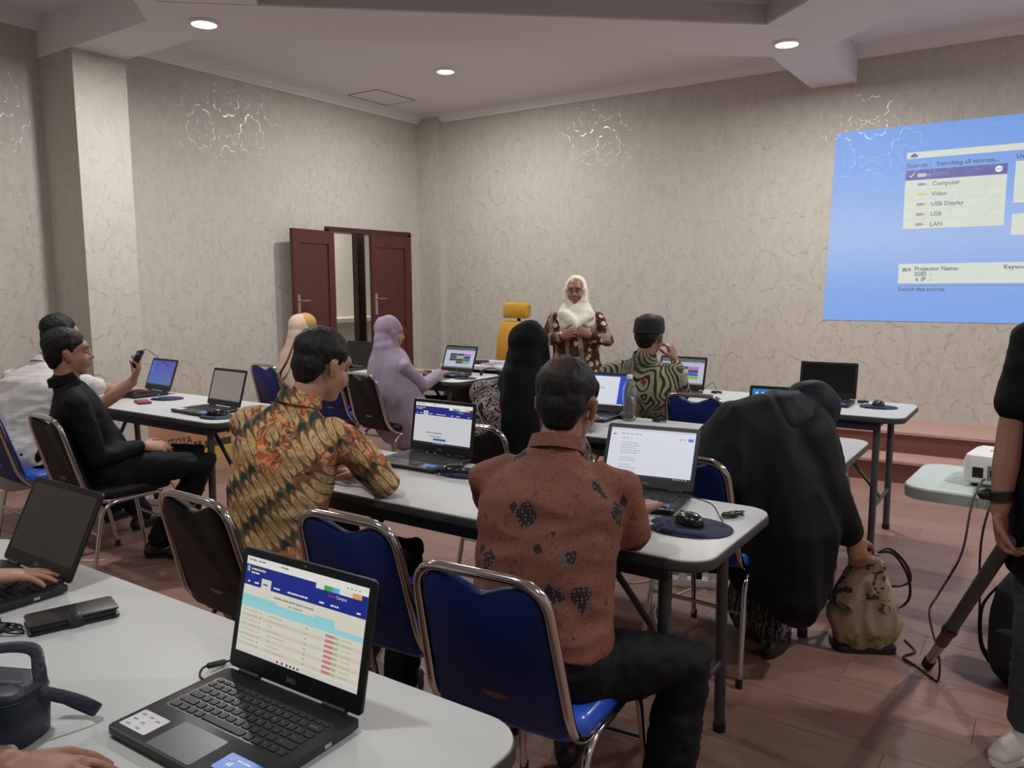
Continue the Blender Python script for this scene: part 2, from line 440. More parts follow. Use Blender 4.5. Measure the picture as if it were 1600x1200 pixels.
# door, frame, corridor behind
q = MB(); t = .05
q.box(XL-.18, XL+.02, DY0-.03, DY0+.02, 0, DZ+.0); q.box(XL-.18, XL+.02, DY1-.02, DY1+.03, 0, DZ); q.box(XL-.18, XL+.02, DY0-.03, DY1+.03, DZ-.02, DZ+.03)
st(q.build('trim_20', DOORD, smooth=0), 'dark wooden door frame')
def leaf(name, loc, rz, label, hinge, handle):
    """door leaf 0.585 wide, hinge edge at local x=0, front face towards local -y"""
    W, H, T = .585, 1.985, .04
    o = st(thing(name, label, None, loc, rz))
    q = MB()
    for a, b, c, d in ((0, .09, 0, H), (W-.09, W, 0, H), (.09, W-.09, H-.13, H), (.09, W-.09, 0, .2), (.09, W-.09, .88, .98)): q.box(a, b, 0, T, c, d)
    q.build('stile_frame', DOORW, o, 0)
    for z0, z1 in ((.2, .88), (.98, H-.13)):
        q = MB(); q.box(.09, W-.09, .013, T-.013, z0, z1)
        b = q.build('door_panel', DOORW, o, 0)
        q = MB(); w2 = (W-.18)/2
        q.rings([[(.09+w2+x, yy, (z0+z1)/2+z) for x, z in rr(W-.18-e, z1-z0-e, .001, 1)] for e, yy in ((.07, .0135), (.10, .007), (.2, .007))], 0)
        q.build('raised_field', DOORW, b, 0)
    for side in (-1, 1):
        yy = -.004 if side < 0 else T+.004
        hx = W-.05
        q = MB(); q.box(hx-.018, hx+.018, min(yy, yy-side*.004), max(yy, yy-side*.004), 1.13, 1.36)
        pl = q.build('handle_plate', STEEL, o, 30)
        q = MB(); q.tube([(hx, yy, 1.30), (hx, yy+side*.04, 1.30)], .009); q.tube(fillet([(hx, yy+side*.04, 1.30), (hx-.06, yy+side*.045, 1.30), (hx-.115, yy+side*.035, 1.298)], .02), .009)
        q.build('lever', STEEL, pl, 60)
    q = MB()
    for z in (.25, 1.0, 1.75): q.tube([(0, -.006, z-.05), (0, -.006, z+.05)], .009)
    q.build('hinge', STEEL, o, 60)
    return o
leaf('door_1', (XL+.075, DY0-.01, .01), math.radians(-84), 'left mahogany door leaf swung open flat against the wall', 0, 1)
leaf('door_2', (XL+.018, DY1-.022, .01), math.radians(-94), 'right mahogany door leaf standing slightly ajar', 1, 0)
q = MB(); q.box(XL-1.7, XL-1.6, 4.4, 9.2, 0, 3); q.box(XL-1.7, XL-.18, 4.3, 4.4, 0, 3); q.box(XL-1.7, XL-.18, 9.2, 9.3, 0, 3)
q.box(XL-1.7, XL-.18, 4.3, 9.3, 2.8, 3); st(q.build('wall_corridor', PLAST, smooth=0), 'pale corridor wall seen through the door')
q = MB(); q.box(XL-1.7, XL-.18, 4.3, 9.3, -.12, -.003); st(q.build('floor_corridor', mat('corridor_tile', S(200, 192, 180), .3), smooth=0))
q = MB(); q.box(XL-1.6, XL-1.15, 4.4, 9.2, 0, 1.0); q.box(XL-1.6, XL-1.1, 4.4, 9.2, 1.0, 1.05)
st(q.build('trim_21', PLAST, smooth=0), 'pale ledge in the corridor')
q = MB(); q.box(XL-.52, XL-.44, 6.56, 6.64, 0, 2.1); q.box(XL-.50, XL-.46, 6.64, 6.70, 0, 2.1); st(q.build('trim_22', DOORD, smooth=0), 'dark wooden post beyond the door')
# ---------------------------------------------------------------- lamps
LAMPE = emat('lamp_diffuser', (1, .97, .92, 1), 14)
WHITEP = mat('white_plastic', S(228, 228, 226), .4, var=.03)
def downlight(x, y, z, label, watts=None):
    t = thing('ceiling_downlight', label, 'ceiling light', (x, y, z), 0, 'recessed ceiling downlights')
    q = MB(); q.lathe([(.092, 0), (.095, -.006), (.088, -.014), (.075, -.016), (.075, 0)], 28); q.build('trim_ring', WHITEP, t, 50)
    q = MB(); q.lathe([(.001, -.011), (.05, -.013), (.0745, -.010), (.0745, -.001), (.001, -.001)], 28); q.build('diffuser', LAMPE, t, 60)
    ld = bpy.data.lights.new('lamp_light', 'AREA'); ld.shape = 'DISK'; ld.size = .15; ld.energy = watts or LAMP_W; ld.color = LAMP_COL
    lo = bpy.data.objects.new('lamp_light', ld); COL.objects.link(lo); lo.parent = t; lo.location = (0, 0, -.02)
downlight(NLf.x, NLf.y, ZB, 'round downlight on the beam above the square column at upper left')
downlight(NT.x, NT.y, ZB, 'round downlight on the beam node beside the projection')
downlight(-4.65, 5.78, ZC, 'round downlight in the far corner ceiling panel above the door')
for x, y, z, wh in ((NRt.x, NRt.y, ZB, 'on the beam node towards the right wall'), (NBt.x, NBt.y, ZB, 'on the beam node behind the foreground table'), (1.5, 5.8, ZC, 'in the ceiling panel right of the projection'), (-4.65, .5, ZC, 'in the ceiling panel above the left foreground'), (1.5, .5, ZC, 'in the ceiling panel right of the viewer')):
    downlight(x, y, z, 'round downlight '+wh+', outside the picture', LAMP_W*(.45 if y < 1 else 1))
ld = bpy.data.lights.new('corridor_light', 'AREA'); ld.size = .5; ld.energy = 28; ld.color = (1, .97, .92)
lo = bpy.data.objects.new('corridor_light', ld); COL.objects.link(lo); lo.location = (XL-.8, 6.6, 2.75); lo['kind'] = 'structure'
# ---------------------------------------------------------------- projected picture on the wall
PJ = wallpaper('projected_light_on_wallpaper', True)
def quad(mb, x0, z0, x1, z1, col, y=0.0):
    mb.add([(x0, y, z0), (x1, y, z0), (x1, y, z1), (x0, y, z1)], [(0, 1, 2, 3)], 0, col)
def flat_text(mb, txt, x, z, size, col, y=0.0, bold=0.0, sx=1.0):
    vs, fs = text_faces(txt, size, bold)
    mb.add([(x+a*sx, y, z+b) for a, b, c in vs], fs, 0, col)
q = MB(); PX0, PX1, PZ0, PZ1 = -1.655, .93, 1.14, 2.70
b1, b2 = S(106, 160, 240), S(152, 184, 242)
nz = 40
for i in range(nz):
    z0 = PZ0+(PZ1-PZ0)*i/nz; z1 = PZ0+(PZ1-PZ0)*(i+1)/nz
    k = math.exp(-((i+.5)/nz-.45)**2/.045)
    c0 = tuple(b1[j]*(1-k)+b2[j]*k for j in range(4)); c1 = c0
    e = .045*(i/nz); e1 = .045*((i+1)/nz)
    for xa, xb, c in ((0, .55, c0), (.55, PX1-PX0, c1)):
        q.add([(PX0+xa+(e if xa == 0 else 0), 0, z0), (PX0+xb, 0, z0), (PX0+xb, 0, z1), (PX0+xa+(e1 if xa == 0 else 0), 0, z1)], [(0, 1, 2, 3)], 0, c)
PANEL, DKT, SEL = S(219, 228, 214), S(72, 82, 116), S(78, 84, 168)
Q = lambda x0, z0, x1, z1, c, l=1: quad(q, x0, z0, x1, z1, c, -.0006*l)
Tt = lambda s, x, z, h, c=DKT, l=3: flat_text(q, s, x, z, h, c, -.0006*l, .0009)
PROJ = dict(Q=Q, T=Tt)
Q(-1.064, 2.437, PX1, 2.487, PANEL)
q.add([(-1.035, -.002, 2.446), (-.985, -.002, 2.446), (-.985, -.002, 2.462), (-1.01, -.002, 2.48), (-1.035, -.002, 2.462)], [(0, 1, 2, 3, 4)], 0, SEL)
Tt('Sources :   Searching all sources...', -1.062, 2.368, .047)
Q(-1.066, 1.885, -.368, 2.268, PANEL); Q(-1.065, 2.268, -.368, 2.347, SEL)
for i in range(1, 6): Q(-1.066, 2.268-i*.0765-.002, -.368, 2.268-i*.0765+.001, S(196, 208, 204), 2)
GRT = S(112, 118, 132)
for i, s in enumerate(('Computer', 'Video', 'USB Display', 'USB', 'LAN')):
    Tt(s, -.872, 2.217-i*.0787, .046, GRT)
    ic = (S(120, 150, 230), S(226, 206, 110), S(150, 154, 160), S(150, 154, 160), S(150, 154, 160))[i]
    Q(-.975, 2.222-i*.0787, -.925, 2.243-i*.0787, ic, 3); Q(-.925, 2.229-i*.0787, -.9, 2.234-i*.0787, S(150, 154, 160), 3)
Tt('HDMI', -.872, 2.29, .046, S(120, 124, 180))
Q(-.98, 2.29, -.92, 2.318, S(205, 205, 205), 3); Q(-.92, 2.301, -.885, 2.307, S(205, 205, 205), 3)
q.add([(-1.04, -.002, 2.305), (-1.027, -.002, 2.29), (-.998, -.002, 2.322), (-1.002, -.002, 2.326), (-1.027, -.002, 2.298), (-1.036, -.002, 2.309)], [(0, 1, 2, 3, 4, 5)], 0, (1, 1, 1, 1))
cp = [(-.424+.024*math.cos(a*PI/8), -.002, 2.31+.024*math.sin(a*PI/8)) for a in range(16)]
q.add(cp, [tuple(range(16))], 0, (1, 1, 1, 1)); Q(-.437, 2.306, -.412, 2.311, SEL, 5); Q(-.415, 2.306, -.411, 2.319, SEL, 5)
q.add([(-.437, -.003, 2.3085), (-.428, -.003, 2.302), (-.428, -.003, 2.315)], [(0, 1, 2)], 0, SEL)
Tt('Use', -.317, 2.376, .047); Q(-.317, 2.049, PX1-.1, 2.356, PANEL); Q(-.317, 1.811, PX1-.1, 1.968, PANEL)
Q(-1.08, 1.448, PX1-.1, 1.606, PANEL)
Tt('Projector Name:', -.963, 1.55, .046); Tt('SSID  :', -.961, 1.508, .046); Tt('IP  :', -.912, 1.466, .046); Tt('Keyword :', -.349, 1.556, .046)
Q(-1.055, 1.545, -.99, 1.549, DKT, 3); Q(-1.05, 1.551, -1.02, 1.572, GRT, 3); Q(-1.012, 1.555, -.99, 1.57, GRT, 3); Q(-.95, 1.466, -.935, 1.49, GRT, 3)
Q(-1.08, 1.425, PX1-.1, 1.431, S(96, 128, 190)); Tt('Switch the source.', -1.077, 1.387, .046)
pj = q.build('projected_picture', PJ, None, 0, (0, YB-.004, 0))
tag(pj, 'blue projected menu picture on the wallpaper listing sources', 'projection')

# ---------------------------------------------------------------- tables
def make_table(label, loc, L=1.8, D=.58, rz=0):
    t = thing('folding_table', label, 'table', loc, rz, 'white folding training tables')
    out = rr(L, D, .085, 8)
    q = MB(); q.prism(offset(out, .004), .744, .75, .0025); q.build('tabletop', LAMIN, t, 30)
    q = MB(); q.prism(out, .716, .7465, .006, 0, .006); q.build('edge_band', EDGE, t, 40)
    q = MB()
    for s in (-1, 1): q.box(-L/2+.12, L/2-.12, s*(D/2-.055)-.012, s*(D/2-.055)+.012, .668, .716)
    for s in (-1, 1): q.box(s*(L/2-.15)-.014, s*(L/2-.15)+.014, -D/2+.05, D/2-.05, .672, .716)
    q.build('apron_frame', EDGE, t, 0)
    for sx in (-1, 1):
        lx = sx*(L/2-.14)
        for sy in (-1, 1):
            q = MB(); q.tube([(lx, sy*(D/2-.075), .69), (lx, sy*(D/2-.06), .012)], .0185, 12)
            lg = q.build('leg', GREYM, t, 60)
            q = MB(); q.tube([(lx, sy*(D/2-.0605), .03), (lx, sy*(D/2-.0595), 0)], .021, 12); q.build('foot_cap', RUBBER, lg, 60)
        q = MB(); q.tube([(lx, -D/2+.065, .24), (lx, D/2-.065, .24)], .011); q.build('stretcher', GREYM, t, 60)
        q = MB(); q.tube([(lx, 0, .245), (lx-sx*.36, 0, .68)], .011); q.tube([(lx-sx*.36, -D/2+.06, .69), (lx-sx*.36, D/2-.06, .69)], .009)
        q.build('folding_brace', GREYM, t, 60)
    return t
make_table('white folding table in the foreground with the spreadsheet laptop', (-1.535, .695, 0), 1.8, .6)
make_table('white folding table used by the two men in batik shirts', (-1.58, 2.155, 0), 1.8, .6)
make_table('white folding table by the left wall with two laptops and a red phone', (-4.43, 2.765, 0), 1.8, .62)
make_table('white folding table with the clear water bottle on it', (-1.54, 3.51, 0), 1.8, .6)
make_table('white folding table nearest the stage with the black-screened laptop', (-1.51, 4.80, 0), 1.8, .6)
make_table('white folding table before the door, in front of the lilac headscarf', (-4.45, 4.80, 0), 1.8, .6)
t = thing('instructor_desk', 'pale desk in the far corner before the mustard office chair', 'desk', (-3.95, 5.83, 0), math.radians(5))
q = MB(); q.prism(rr(1.25, .55, .02, 3), .715, .75, .004, 0, .004); q.build('desktop', mat('pale_desk_top', S(200, 198, 192), .4), t, 30)
for s in (-1, 1):
    q = MB(); q.box(s*.58-.02, s*.58+.02, -.25, .25, 0, .715); q.build('side_panel', mat('desk_panel', S(80, 66, 60), .5), t, 0)
q = MB(); q.box(-.56, .56, .2, .22, .3, .715); q.build('modesty_panel', mat('desk_panel', S(80, 66, 60), .5), t, 0)

# ---------------------------------------------------------------- banquet chairs
def fabric(name, a, b, rough=.62, coat=0.0, sheen=.2):
    g = G(name); o = g.obj(); n = g.noise(o, 420, 2); n2 = g.noise(o, 7, 3)
    g.bump(g.m('ADD', n, g.m('MULTIPLY', n2, .6)), .12, .003)
    return g.fin(g.mix(g.m('ADD', g.m('MULTIPLY', n, .5), g.m('MULTIPLY', n2, .5)), a, b), rough, 0, Coat_Weight=coat, Coat_Roughness=.12, Sheen_Weight=sheen, Specular_IOR_Level=.25)
BLUEF = fabric('shaded_royal_blue_vinyl', S(17, 38, 98), S(23, 48, 118), .5, .05, 0)  # backrest blue darkened: shade on the chair backs is put into the colour
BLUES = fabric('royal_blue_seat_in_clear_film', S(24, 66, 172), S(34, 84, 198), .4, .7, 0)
BLKF = fabric('black_vinyl', S(14, 14, 16), S(20, 20, 23), .5, .0, 0)
def make_chair(name, blue, label, loc, rz, group):
    t = thing(name, label, 'chair', loc, rz, group)
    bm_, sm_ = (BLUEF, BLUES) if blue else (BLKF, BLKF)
    hw = .165; hb = .184
    def hoop(z):                             # y of the reclined back at height z
        return -.215-.115*(z-.46)/.4
    half = [(hb-.015, .13, .418), (hb-.012, -.15, .412), (hb, hoop(.50)-.005, .48)]
    path = fillet([half[0], half[1], half[2], (hw, hoop(.838), .838), (-hw, hoop(.838), .838), (-half[2][0], half[2][1], half[2][2]), (-half[1][0], half[1][1], half[1][2]), (-half[0][0], half[0][1], half[0][2])], .075, 7)
    q = MB(); q.tube(path, .0125, 10, flat=1.0); fr = q.build('back_hoop', CHROME, t, 70)
    for s in (-1, 1):
        q = MB(); q.tube(fillet([(s*.2, -.235, .012), (s*.182, -.155, .405), (s*.182, .165, .418), (s*.2, .235, .012)], .075, 7), .0105, 10)
        lg = q.build('leg_arch', CHROME, t, 70)
        for yy in (-.236, .236):
            q = MB(); q.tube([(s*.1995, yy, .035), (s*.2005, yy, 0)], .0135, 10); q.build('foot_cap', RUBBER, lg, 60)
    for yy, zz in ((-.185, .26), (.2, .24)):
        q = MB(); q.tube([(-.188, yy, zz), (.188, yy, zz)], .008, 8); q.build('stretcher', CHROME, t, 70)
    # padded back: outline in (x, z) with a dip at the top, reclined
    top = []
    for i in range(25):
        u = -1+2*i/24; x = u*(hw-.009)
        z = .829-.034*math.exp(-(u/.42)**2)
        e = max(0, abs(x)-(hw-.009-.06))/.06
        z -= .06*(1-math.sqrt(max(0, 1-e*e)))
        top.append((x, z))
    out = [(-(hw-.03), .47)]+[(-(hw-.02), .44+.02)]
    bot = [((hw-.035), .445), ((hw-.018), .465)]
    out = [(-(hb-.012), .465), (-(hb-.03), .445), (hb-.03, .445), (hb-.012, .465)]+list(reversed(top))
    ins = offset(out, .013)
    lv = [(ins, -.019), (offset(out, .004), -.014), (out, -.004), (out, .008), (offset(out, .006), .02), (ins, .026)]
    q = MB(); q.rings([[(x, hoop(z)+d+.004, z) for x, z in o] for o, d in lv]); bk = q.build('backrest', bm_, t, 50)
    q = MB(); q.prism([(.034*math.cos(a*PI/8), .007*math.sin(a*PI/8)) for a in range(16)], -.001, .001)
    q.build('maker_plate', mat('bronze_plate', S(110, 76, 62), .5, .3), bk, 0, (0, hoop(.53)-.0165, .53), (math.radians(76), 0, 0))
    q = MB(); o1 = rr(.385, .42, .07, 7, 0, .005)
    lv = [(.425, offset(o1, .02)), (.43, offset(o1, .004)), (.445, o1), (.468, offset(o1, .003)), (.482, offset(o1, .02)), (.490, offset(o1, .06)), (.493, offset(o1, .13))]
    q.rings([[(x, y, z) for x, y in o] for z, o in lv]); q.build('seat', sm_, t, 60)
    return t
GB, GK = 'royal blue banquet chairs', 'black banquet chairs'
make_chair('banquet_chair', 1, 'blue chair in the foreground under the man in rust-brown batik', (-1.01, 1.63, 0), math.radians(4), GB)
make_chair('banquet_chair', 1, 'empty blue chair between the two men in batik shirts', (-1.55, 1.76, 0), math.radians(4), GB)
make_chair('banquet_chair', 0, 'black chair under the man in tan and orange batik', (-2.05, 1.66, 0), math.radians(-1), GK)
make_chair('banquet_chair', 0, 'black chair under the man in the black shirt', (-3.92, 2.14, 0), math.radians(-4), GK)
make_chair('banquet_chair', 1, 'blue chair under the man in the white shirt at the left edge', (-4.50, 2.10, 0), math.radians(-2), GB)
make_chair('banquet_chair', 1, 'blue chair cut by the left picture edge behind the white shirt', (-5.12, 2.16, 0), 0, GB)
make_chair('banquet_chair', 1, 'blue chair by the left wall under the beige headscarf', (-5.10, 4.35, 0), math.radians(-4), GB)
make_chair('banquet_chair', 1, 'blue chair between the beige and lilac headscarves', (-4.52, 4.42, 0), math.radians(-2), GB)
make_chair('banquet_chair', 0, 'black chair under the woman in the lilac headscarf', (-3.95, 4.28, 0), math.radians(-8), GK)
make_chair('banquet_chair', 0, 'black chair under the woman in the black headscarf', (-2.06, 3.06, 0), math.radians(-3), GK)
make_chair('banquet_chair', 0, 'black chair under the man in the black cap', (-2.08, 4.36, 0), math.radians(-2), GK)
make_chair('banquet_chair', 1, 'empty blue chair right of the man in the black cap', (-1.62, 4.50, 0), math.radians(-2), GB)
make_chair('banquet_chair', 1, 'blue chair under the woman in black bending over', (-1.04, 2.95, 0), math.radians(-4), GB)
make_chair('banquet_chair', 1, 'blue chair tucked in below the black-screened laptop', (-1.06, 4.40, 0), math.radians(2), GB)

# ---------------------------------------------------------------- mustard office chair
MUST = fabric('mustard_fabric', S(168, 122, 26), S(190, 142, 40), .8)
t = thing('office_chair', 'high-backed mustard office chair behind the corner desk', 'chair', (-4.33, 6.15, 0), math.radians(184))
def pad(q, outline, d0, d1, zoff=0, tilt=0.0):
    ins = offset(outline, .018)
    q.rings([[(x, y-(z)*tilt, z) for (x, z) in o] for o, y in ((ins, d0), (outline, d0+.015), (outline, d1-.015), (ins, d1))])
q = MB(); pad(q, [(-.18, .55), (.18, .55), (.225, .62), (.205, .95), (.165, 1.085), (.14, 1.1), (-.14, 1.1), (-.165, 1.085), (-.205, .95), (-.225, .62)], -.26, -.19, 0, .08)
q.build('backrest', MUST, t, 50)
q = MB(); pad(q, rr(.29, .15, .035, 5, 0, 1.205), -.25, -.18, 0, .08); q.build('headrest', MUST, t, 50)
q = MB(); q.tube([(0, -.34, .5), (0, -.36, 1.2)], .018, 10); q.tube([(0, -.34, .5), (0, -.05, .42)], .02, 10); q.build('back_spine', BLACKP, t, 60)
q = MB(); q.rings([[(x, y, z) for x, y in o] for z, o in ((.44, offset(rr(.48, .46, .09, 6, 0, .03), .02)), (.46, rr(.48, .46, .09, 6, 0, .03)), (.5, rr(.48, .46, .09, 6, 0, .03)), (.525, offset(rr(.48, .46, .09, 6, 0, .03), .03)))]); q.build('seat', MUST, t, 60)
for s in (-1, 1):
    q = MB(); q.tube(fillet([(s*.2, 0, .45), (s*.27, 0, .46), (s*.27, 0, .66)], .04), .016); q.prism(rr(.07, .25, .03, 4, s*.27, .02), .655, .685, .008); q.build('armrest', BLACKP, t, 50)
q = MB(); q.tube([(0, 0, .08), (0, 0, .45)], .028, 12); q.build('gas_column', BLACKP, t, 60)
for k in range(5):
    a = k*2*PI/5; c, s = math.cos(a), math.sin(a)
    q = MB(); q.tube([(0, 0, .1), (c*.15, s*.15, .095), (c*.3, s*.3, .07)], [.026, .022, .016], 8); lg = q.build('base_leg', BLACKP, t, 60)
    q = MB(); q.M = Matrix.Translation((c*.3, s*.3, .03)) @ Matrix.Rotation(a+1.57, 4, 'Z') @ Matrix.Rotation(PI/2, 4, 'Y'); q.lathe([(.02, -.022), (.03, -.015), (.03, .015), (.02, .022)], 14); q.build('caster', RUBBER, lg, 60)
# ---------------------------------------------------------------- laptops
LAPB = mat('laptop_black', S(30, 30, 33), .42, .1, var=.06, scale=200)
KEYM = mat('key_black', S(20, 20, 22), .5)
PADM = mat('touchpad', S(42, 42, 45), .35)
BEZ = mat('screen_bezel', S(16, 16, 18), .38)
LOGO = mat('logo_grey', S(110, 112, 116), .4)
def scr_mat(name, strength):
    g = G(name); at = g.n('ShaderNodeVertexColor'); at.layer_name = 'Col'
    return g.fin((.012, .012, .014, 1), .28, 0, Emission_Color=at.outputs['Color'], Emission_Strength=strength)
SCR = scr_mat('lit_screen', .78)
SCRD = mat('dark_screen', S(12, 12, 15), .12)
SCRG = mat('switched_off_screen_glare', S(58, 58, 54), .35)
STW, STB = mat('white_sticker', S(200, 200, 204), .4), mat('blue_sticker', S(28, 110, 220), .35)
STR, STG = mat('red_sticker', S(180, 40, 50), .4), mat('green_sticker', S(60, 190, 130), .4)
rowsK = [(13, .0125), (13.5, .0165), (13.5, .0165), (12.5, .0165), (11.5, .0165), (9, .0165)]
def key_layout():
    ks = []; W = .276; x0 = -W/2; y = .0
    rows = [[1]*16, [.75]+[1]*12+[1.75], [1.4]+[1]*12+[1.1], [1.7]+[1]*11+[1.8], [2.2]+[1]*10+[2.3], [1.1, 1, 1, 1, 5, 1, 1, .9, .9, .9]]
    hs = [.011, .0165, .0165, .0165, .0165, .0165]; yy = .0
    for r, h in zip(rows, hs):
        u = W/sum(r); x = x0
        for k in r:
            ks.append((x+k*u/2, yy-h/2, k*u-.003, h-.003)); x += k*u
        yy -= h+.0015
    return ks
KEYS = key_layout()
W, D, LH = .327, .231, .215
def laptop(label, hx, hy, rz, tilt, screen=None, keys=False, stickers='wb', cable=None):
    rz = math.radians(rz); tilt = math.radians(tilt)
    t = thing('laptop', label, 'laptop', (hx, hy, .7505), rz, 'black laptops on the tables')
    # local frame: hinge line centre at the origin, user side at -y
    q = MB(); o = rr(W, D, .012, 5, 0, -D/2+.004)
    q.rings([[(x, y, z+(.002 if y < -.1 else 0)*0) for x, y in oo] for z, oo in ((.002, offset(o, .006)), (.006, o), (.016, o), (.0175, offset(o, .002)))])
    for sx in (-1, 1):
        q.box(sx*.12-.03, sx*.12+.03, -.03, -.02, 0, .003); q.box(sx*.12-.01, sx*.12+.01, -.2, -.19, 0, .003)
    b = q.build('base', LAPB, t, 40)
    q = MB(); q.prism(rr(.284, .107, .006, 3, 0, -.085), .0172, .0178)
    kb = q.build('keyboard', BEZ, b, 0)
    if keys:
        cache = {}
        for (x, y, w, h) in KEYS:
            k2 = (round(w, 4), round(h, 4))
            if k2 not in cache:
                q = MB(); q.prism(rr(w, h, .0015, 1), 0, .0016, .0007); cache[k2] = fix(q.mesh('key', KEYM), 0)
            link('key', cache[k2], kb, (x, -.034+y, .0178))
        chars = [None]*16+list('`1234567890-=')+['Backspace']+['Tab']+list('QWERTYUIOP[]\\')+['Caps']+list("ASDFGHJKL;'")+['Enter']+['Shift']+list('ZXCVBNM,./')+['Shift', 'Ctrl', 'Fn', 'Win', 'Alt', '', 'Alt', 'Ctrl', '<', '^', '>']
        q = MB()
        for (x, y, w, h), c in zip(KEYS, chars):
            if c:
                s = .0065 if len(c) == 1 else .0038
                vs, fs = text_faces(c, s); q.add([(x-w*.32+a, -.034+y-.001+bb, .0196) for a, bb, cc in vs], fs)
        q.build('key_lettering', mat('key_lettering', S(150, 150, 150), .6), kb, 0)
    else:
        q = MB()
        for (x, y, w, h) in KEYS: q.box(x-w/2, x+w/2, -.034+y-h/2, -.034+y+h/2, .0178, .0192)
        tag(q.build('keys', KEYM, kb, 0), kind='stuff')
    q = MB(); q.prism(rr(.106, .07, .004, 3, -.012, -.187), .0174, .0179); q.build('touchpad', PADM, b, 0)
    def sticker(x0, x1, y0, y1, m_): 
        q = MB(); q.prism(rr(x1-x0, y1-y0, .003, 2, (x0+x1)/2, (y0+y1)/2), .0175, .0180); return q.build('sticker', m_, b, 0)
    if 'w' in stickers:
        sk = sticker(-.152, -.085, -.212, -.165, STW); q = MB()
        for i, (sx, sy) in enumerate(((-.14, -.175), (-.12, -.175), (-.10, -.178), (-.14, -.19), (-.118, -.192), (-.138, -.204), (-.112, -.205))): q.prism(rr(.011, .004, .0018, 2, sx, sy), .0180, .0182)
        q.build('print', mat('sticker_print', S(130, 138, 170), .5), sk, 0)
    if 'b' in stickers:
        sk = sticker(.068, .138, -.205, -.166, STB); q = MB()
        q.tube([(.08+.0065*math.cos(a*PI/8), -.175+.0065*math.sin(a*PI/8), .0181) for a in range(16)], .0006, 5, closed=True); q.box(.084, .088, -.192, -.186, .0180, .0182); q.box(.089, .093, -.192, -.183, .0180, .0182)
        q.box(.092, .103, -.177, -.174, .0180, .0182); q.box(.105, .12, -.177, -.174, .0180, .0182)
        q.build('print', WHITEP, sk, 0)
    if 'g' in stickers: sticker(.093, .115, -.218, -.208, STG); sticker(.07, .088, -.215, -.207, STR)
    if 'r' in stickers: sticker(.07, .09, -.218, -.209, STR); sticker(.093, .112, -.219, -.209, STW)
    for sx in (-1, 1):
        q = MB(); q.tube([(sx*.105-.025, .002, .0185), (sx*.105+.025, .002, .0185)], .0058, 10); q.build('hinge', LAPB, t, 60)
    q = MB(); q.box(W/2-.0005, W/2+.0006, -.075, -.062, .007, .013); q.build('side_port', STEEL, b, 0)
    # lid, built upright then tilted back about the hinge
    Mt = Matrix.Translation((0, .002, .019)) @ Matrix.Rotation(-tilt, 4, 'X')
    q = MB(); q.M = Mt; o = rr(W, LH, .01, 5, 0, LH/2+.002)
    q.rings([[(x, y, z) for x, z in oo] for y, oo in ((.0, offset(o, .0015)), (.0015, o), (.005, o), (.007, offset(o, .003)))])
    lid = q.build('lid', BEZ, t, 40)
    sw, sh, sz = .2985, .168, .034
    q = MB(); q.M = Mt @ Matrix.Translation((0, -.0006, 0))
    if screen in (None, 'dark', 'glare'):
        q.add([(-sw/2, 0, sz), (sw/2, 0, sz), (sw/2, 0, sz+sh), (-sw/2, 0, sz+sh)], [(0, 1, 2, 3)])
        q.build('screen', SCRG if screen == 'glare' else SCRD, lid, 0)
    else:
        def R(u0, v0, u1, v1, c, l=0):      # u right, v down, in 0..1
            q.add([(-sw/2+sw*a, -.00008*l, sz+sh*(1-bb)) for a, bb in ((u0, v1), (u1, v1), (u1, v0), (u0, v0))], [(0, 1, 2, 3)], 0, c)
        def T(s, u, v, size, c, l=3):
            vs, fs = text_faces(s, size*sh); q.add([(-sw/2+sw*u+a, -.00008*l, sz+sh*(1-v)+bb) for a, bb, cc in vs], fs, 0, c)
        def X(s, u, v, size, c, l=3):       # print too small to read: one bar per word
            for wd in s.split(' '):
                k = len(wd)*size*.33*sh/sw
                R(u, v-size*.62, u+k, v, c, l); u += k+size*.3*sh/sw
        screen(R, T, X); q.build('screen', SCR, lid, 0)
    q = MB(); q.M = Mt @ Matrix.Translation((0, -.0006, 0))
    vs, fs = text_faces('DELL', .0105, .0004); wd = max(v[0] for v in vs); q.add([(a-wd/2, 0, .0125+bb) for a, bb, cc in vs], fs); q.build('lid_lettering', LOGO, lid, 0)
    q = MB(); q.M = Mt @ Matrix.Translation((0, -.0008, LH-.006)); q.prism([(.003*math.cos(a*PI/5), .003*math.sin(a*PI/5)) for a in range(10)], -.001, .001); q.build('webcam', LOGO, lid, 0)
    if cable:
        q = MB(); q.tube(smooth_path(cable, 6), .0022, 6); q.limb([V(cable[2])+(V(cable[3])-V(cable[2]))*.2, V(cable[2])+(V(cable[3])-V(cable[2]))*.8], [.006, .006], 8); q.build('power_cable', CABLE, t, 60)
    return t
WHT, NAVY = S(232, 230, 222), S(28, 40, 138)
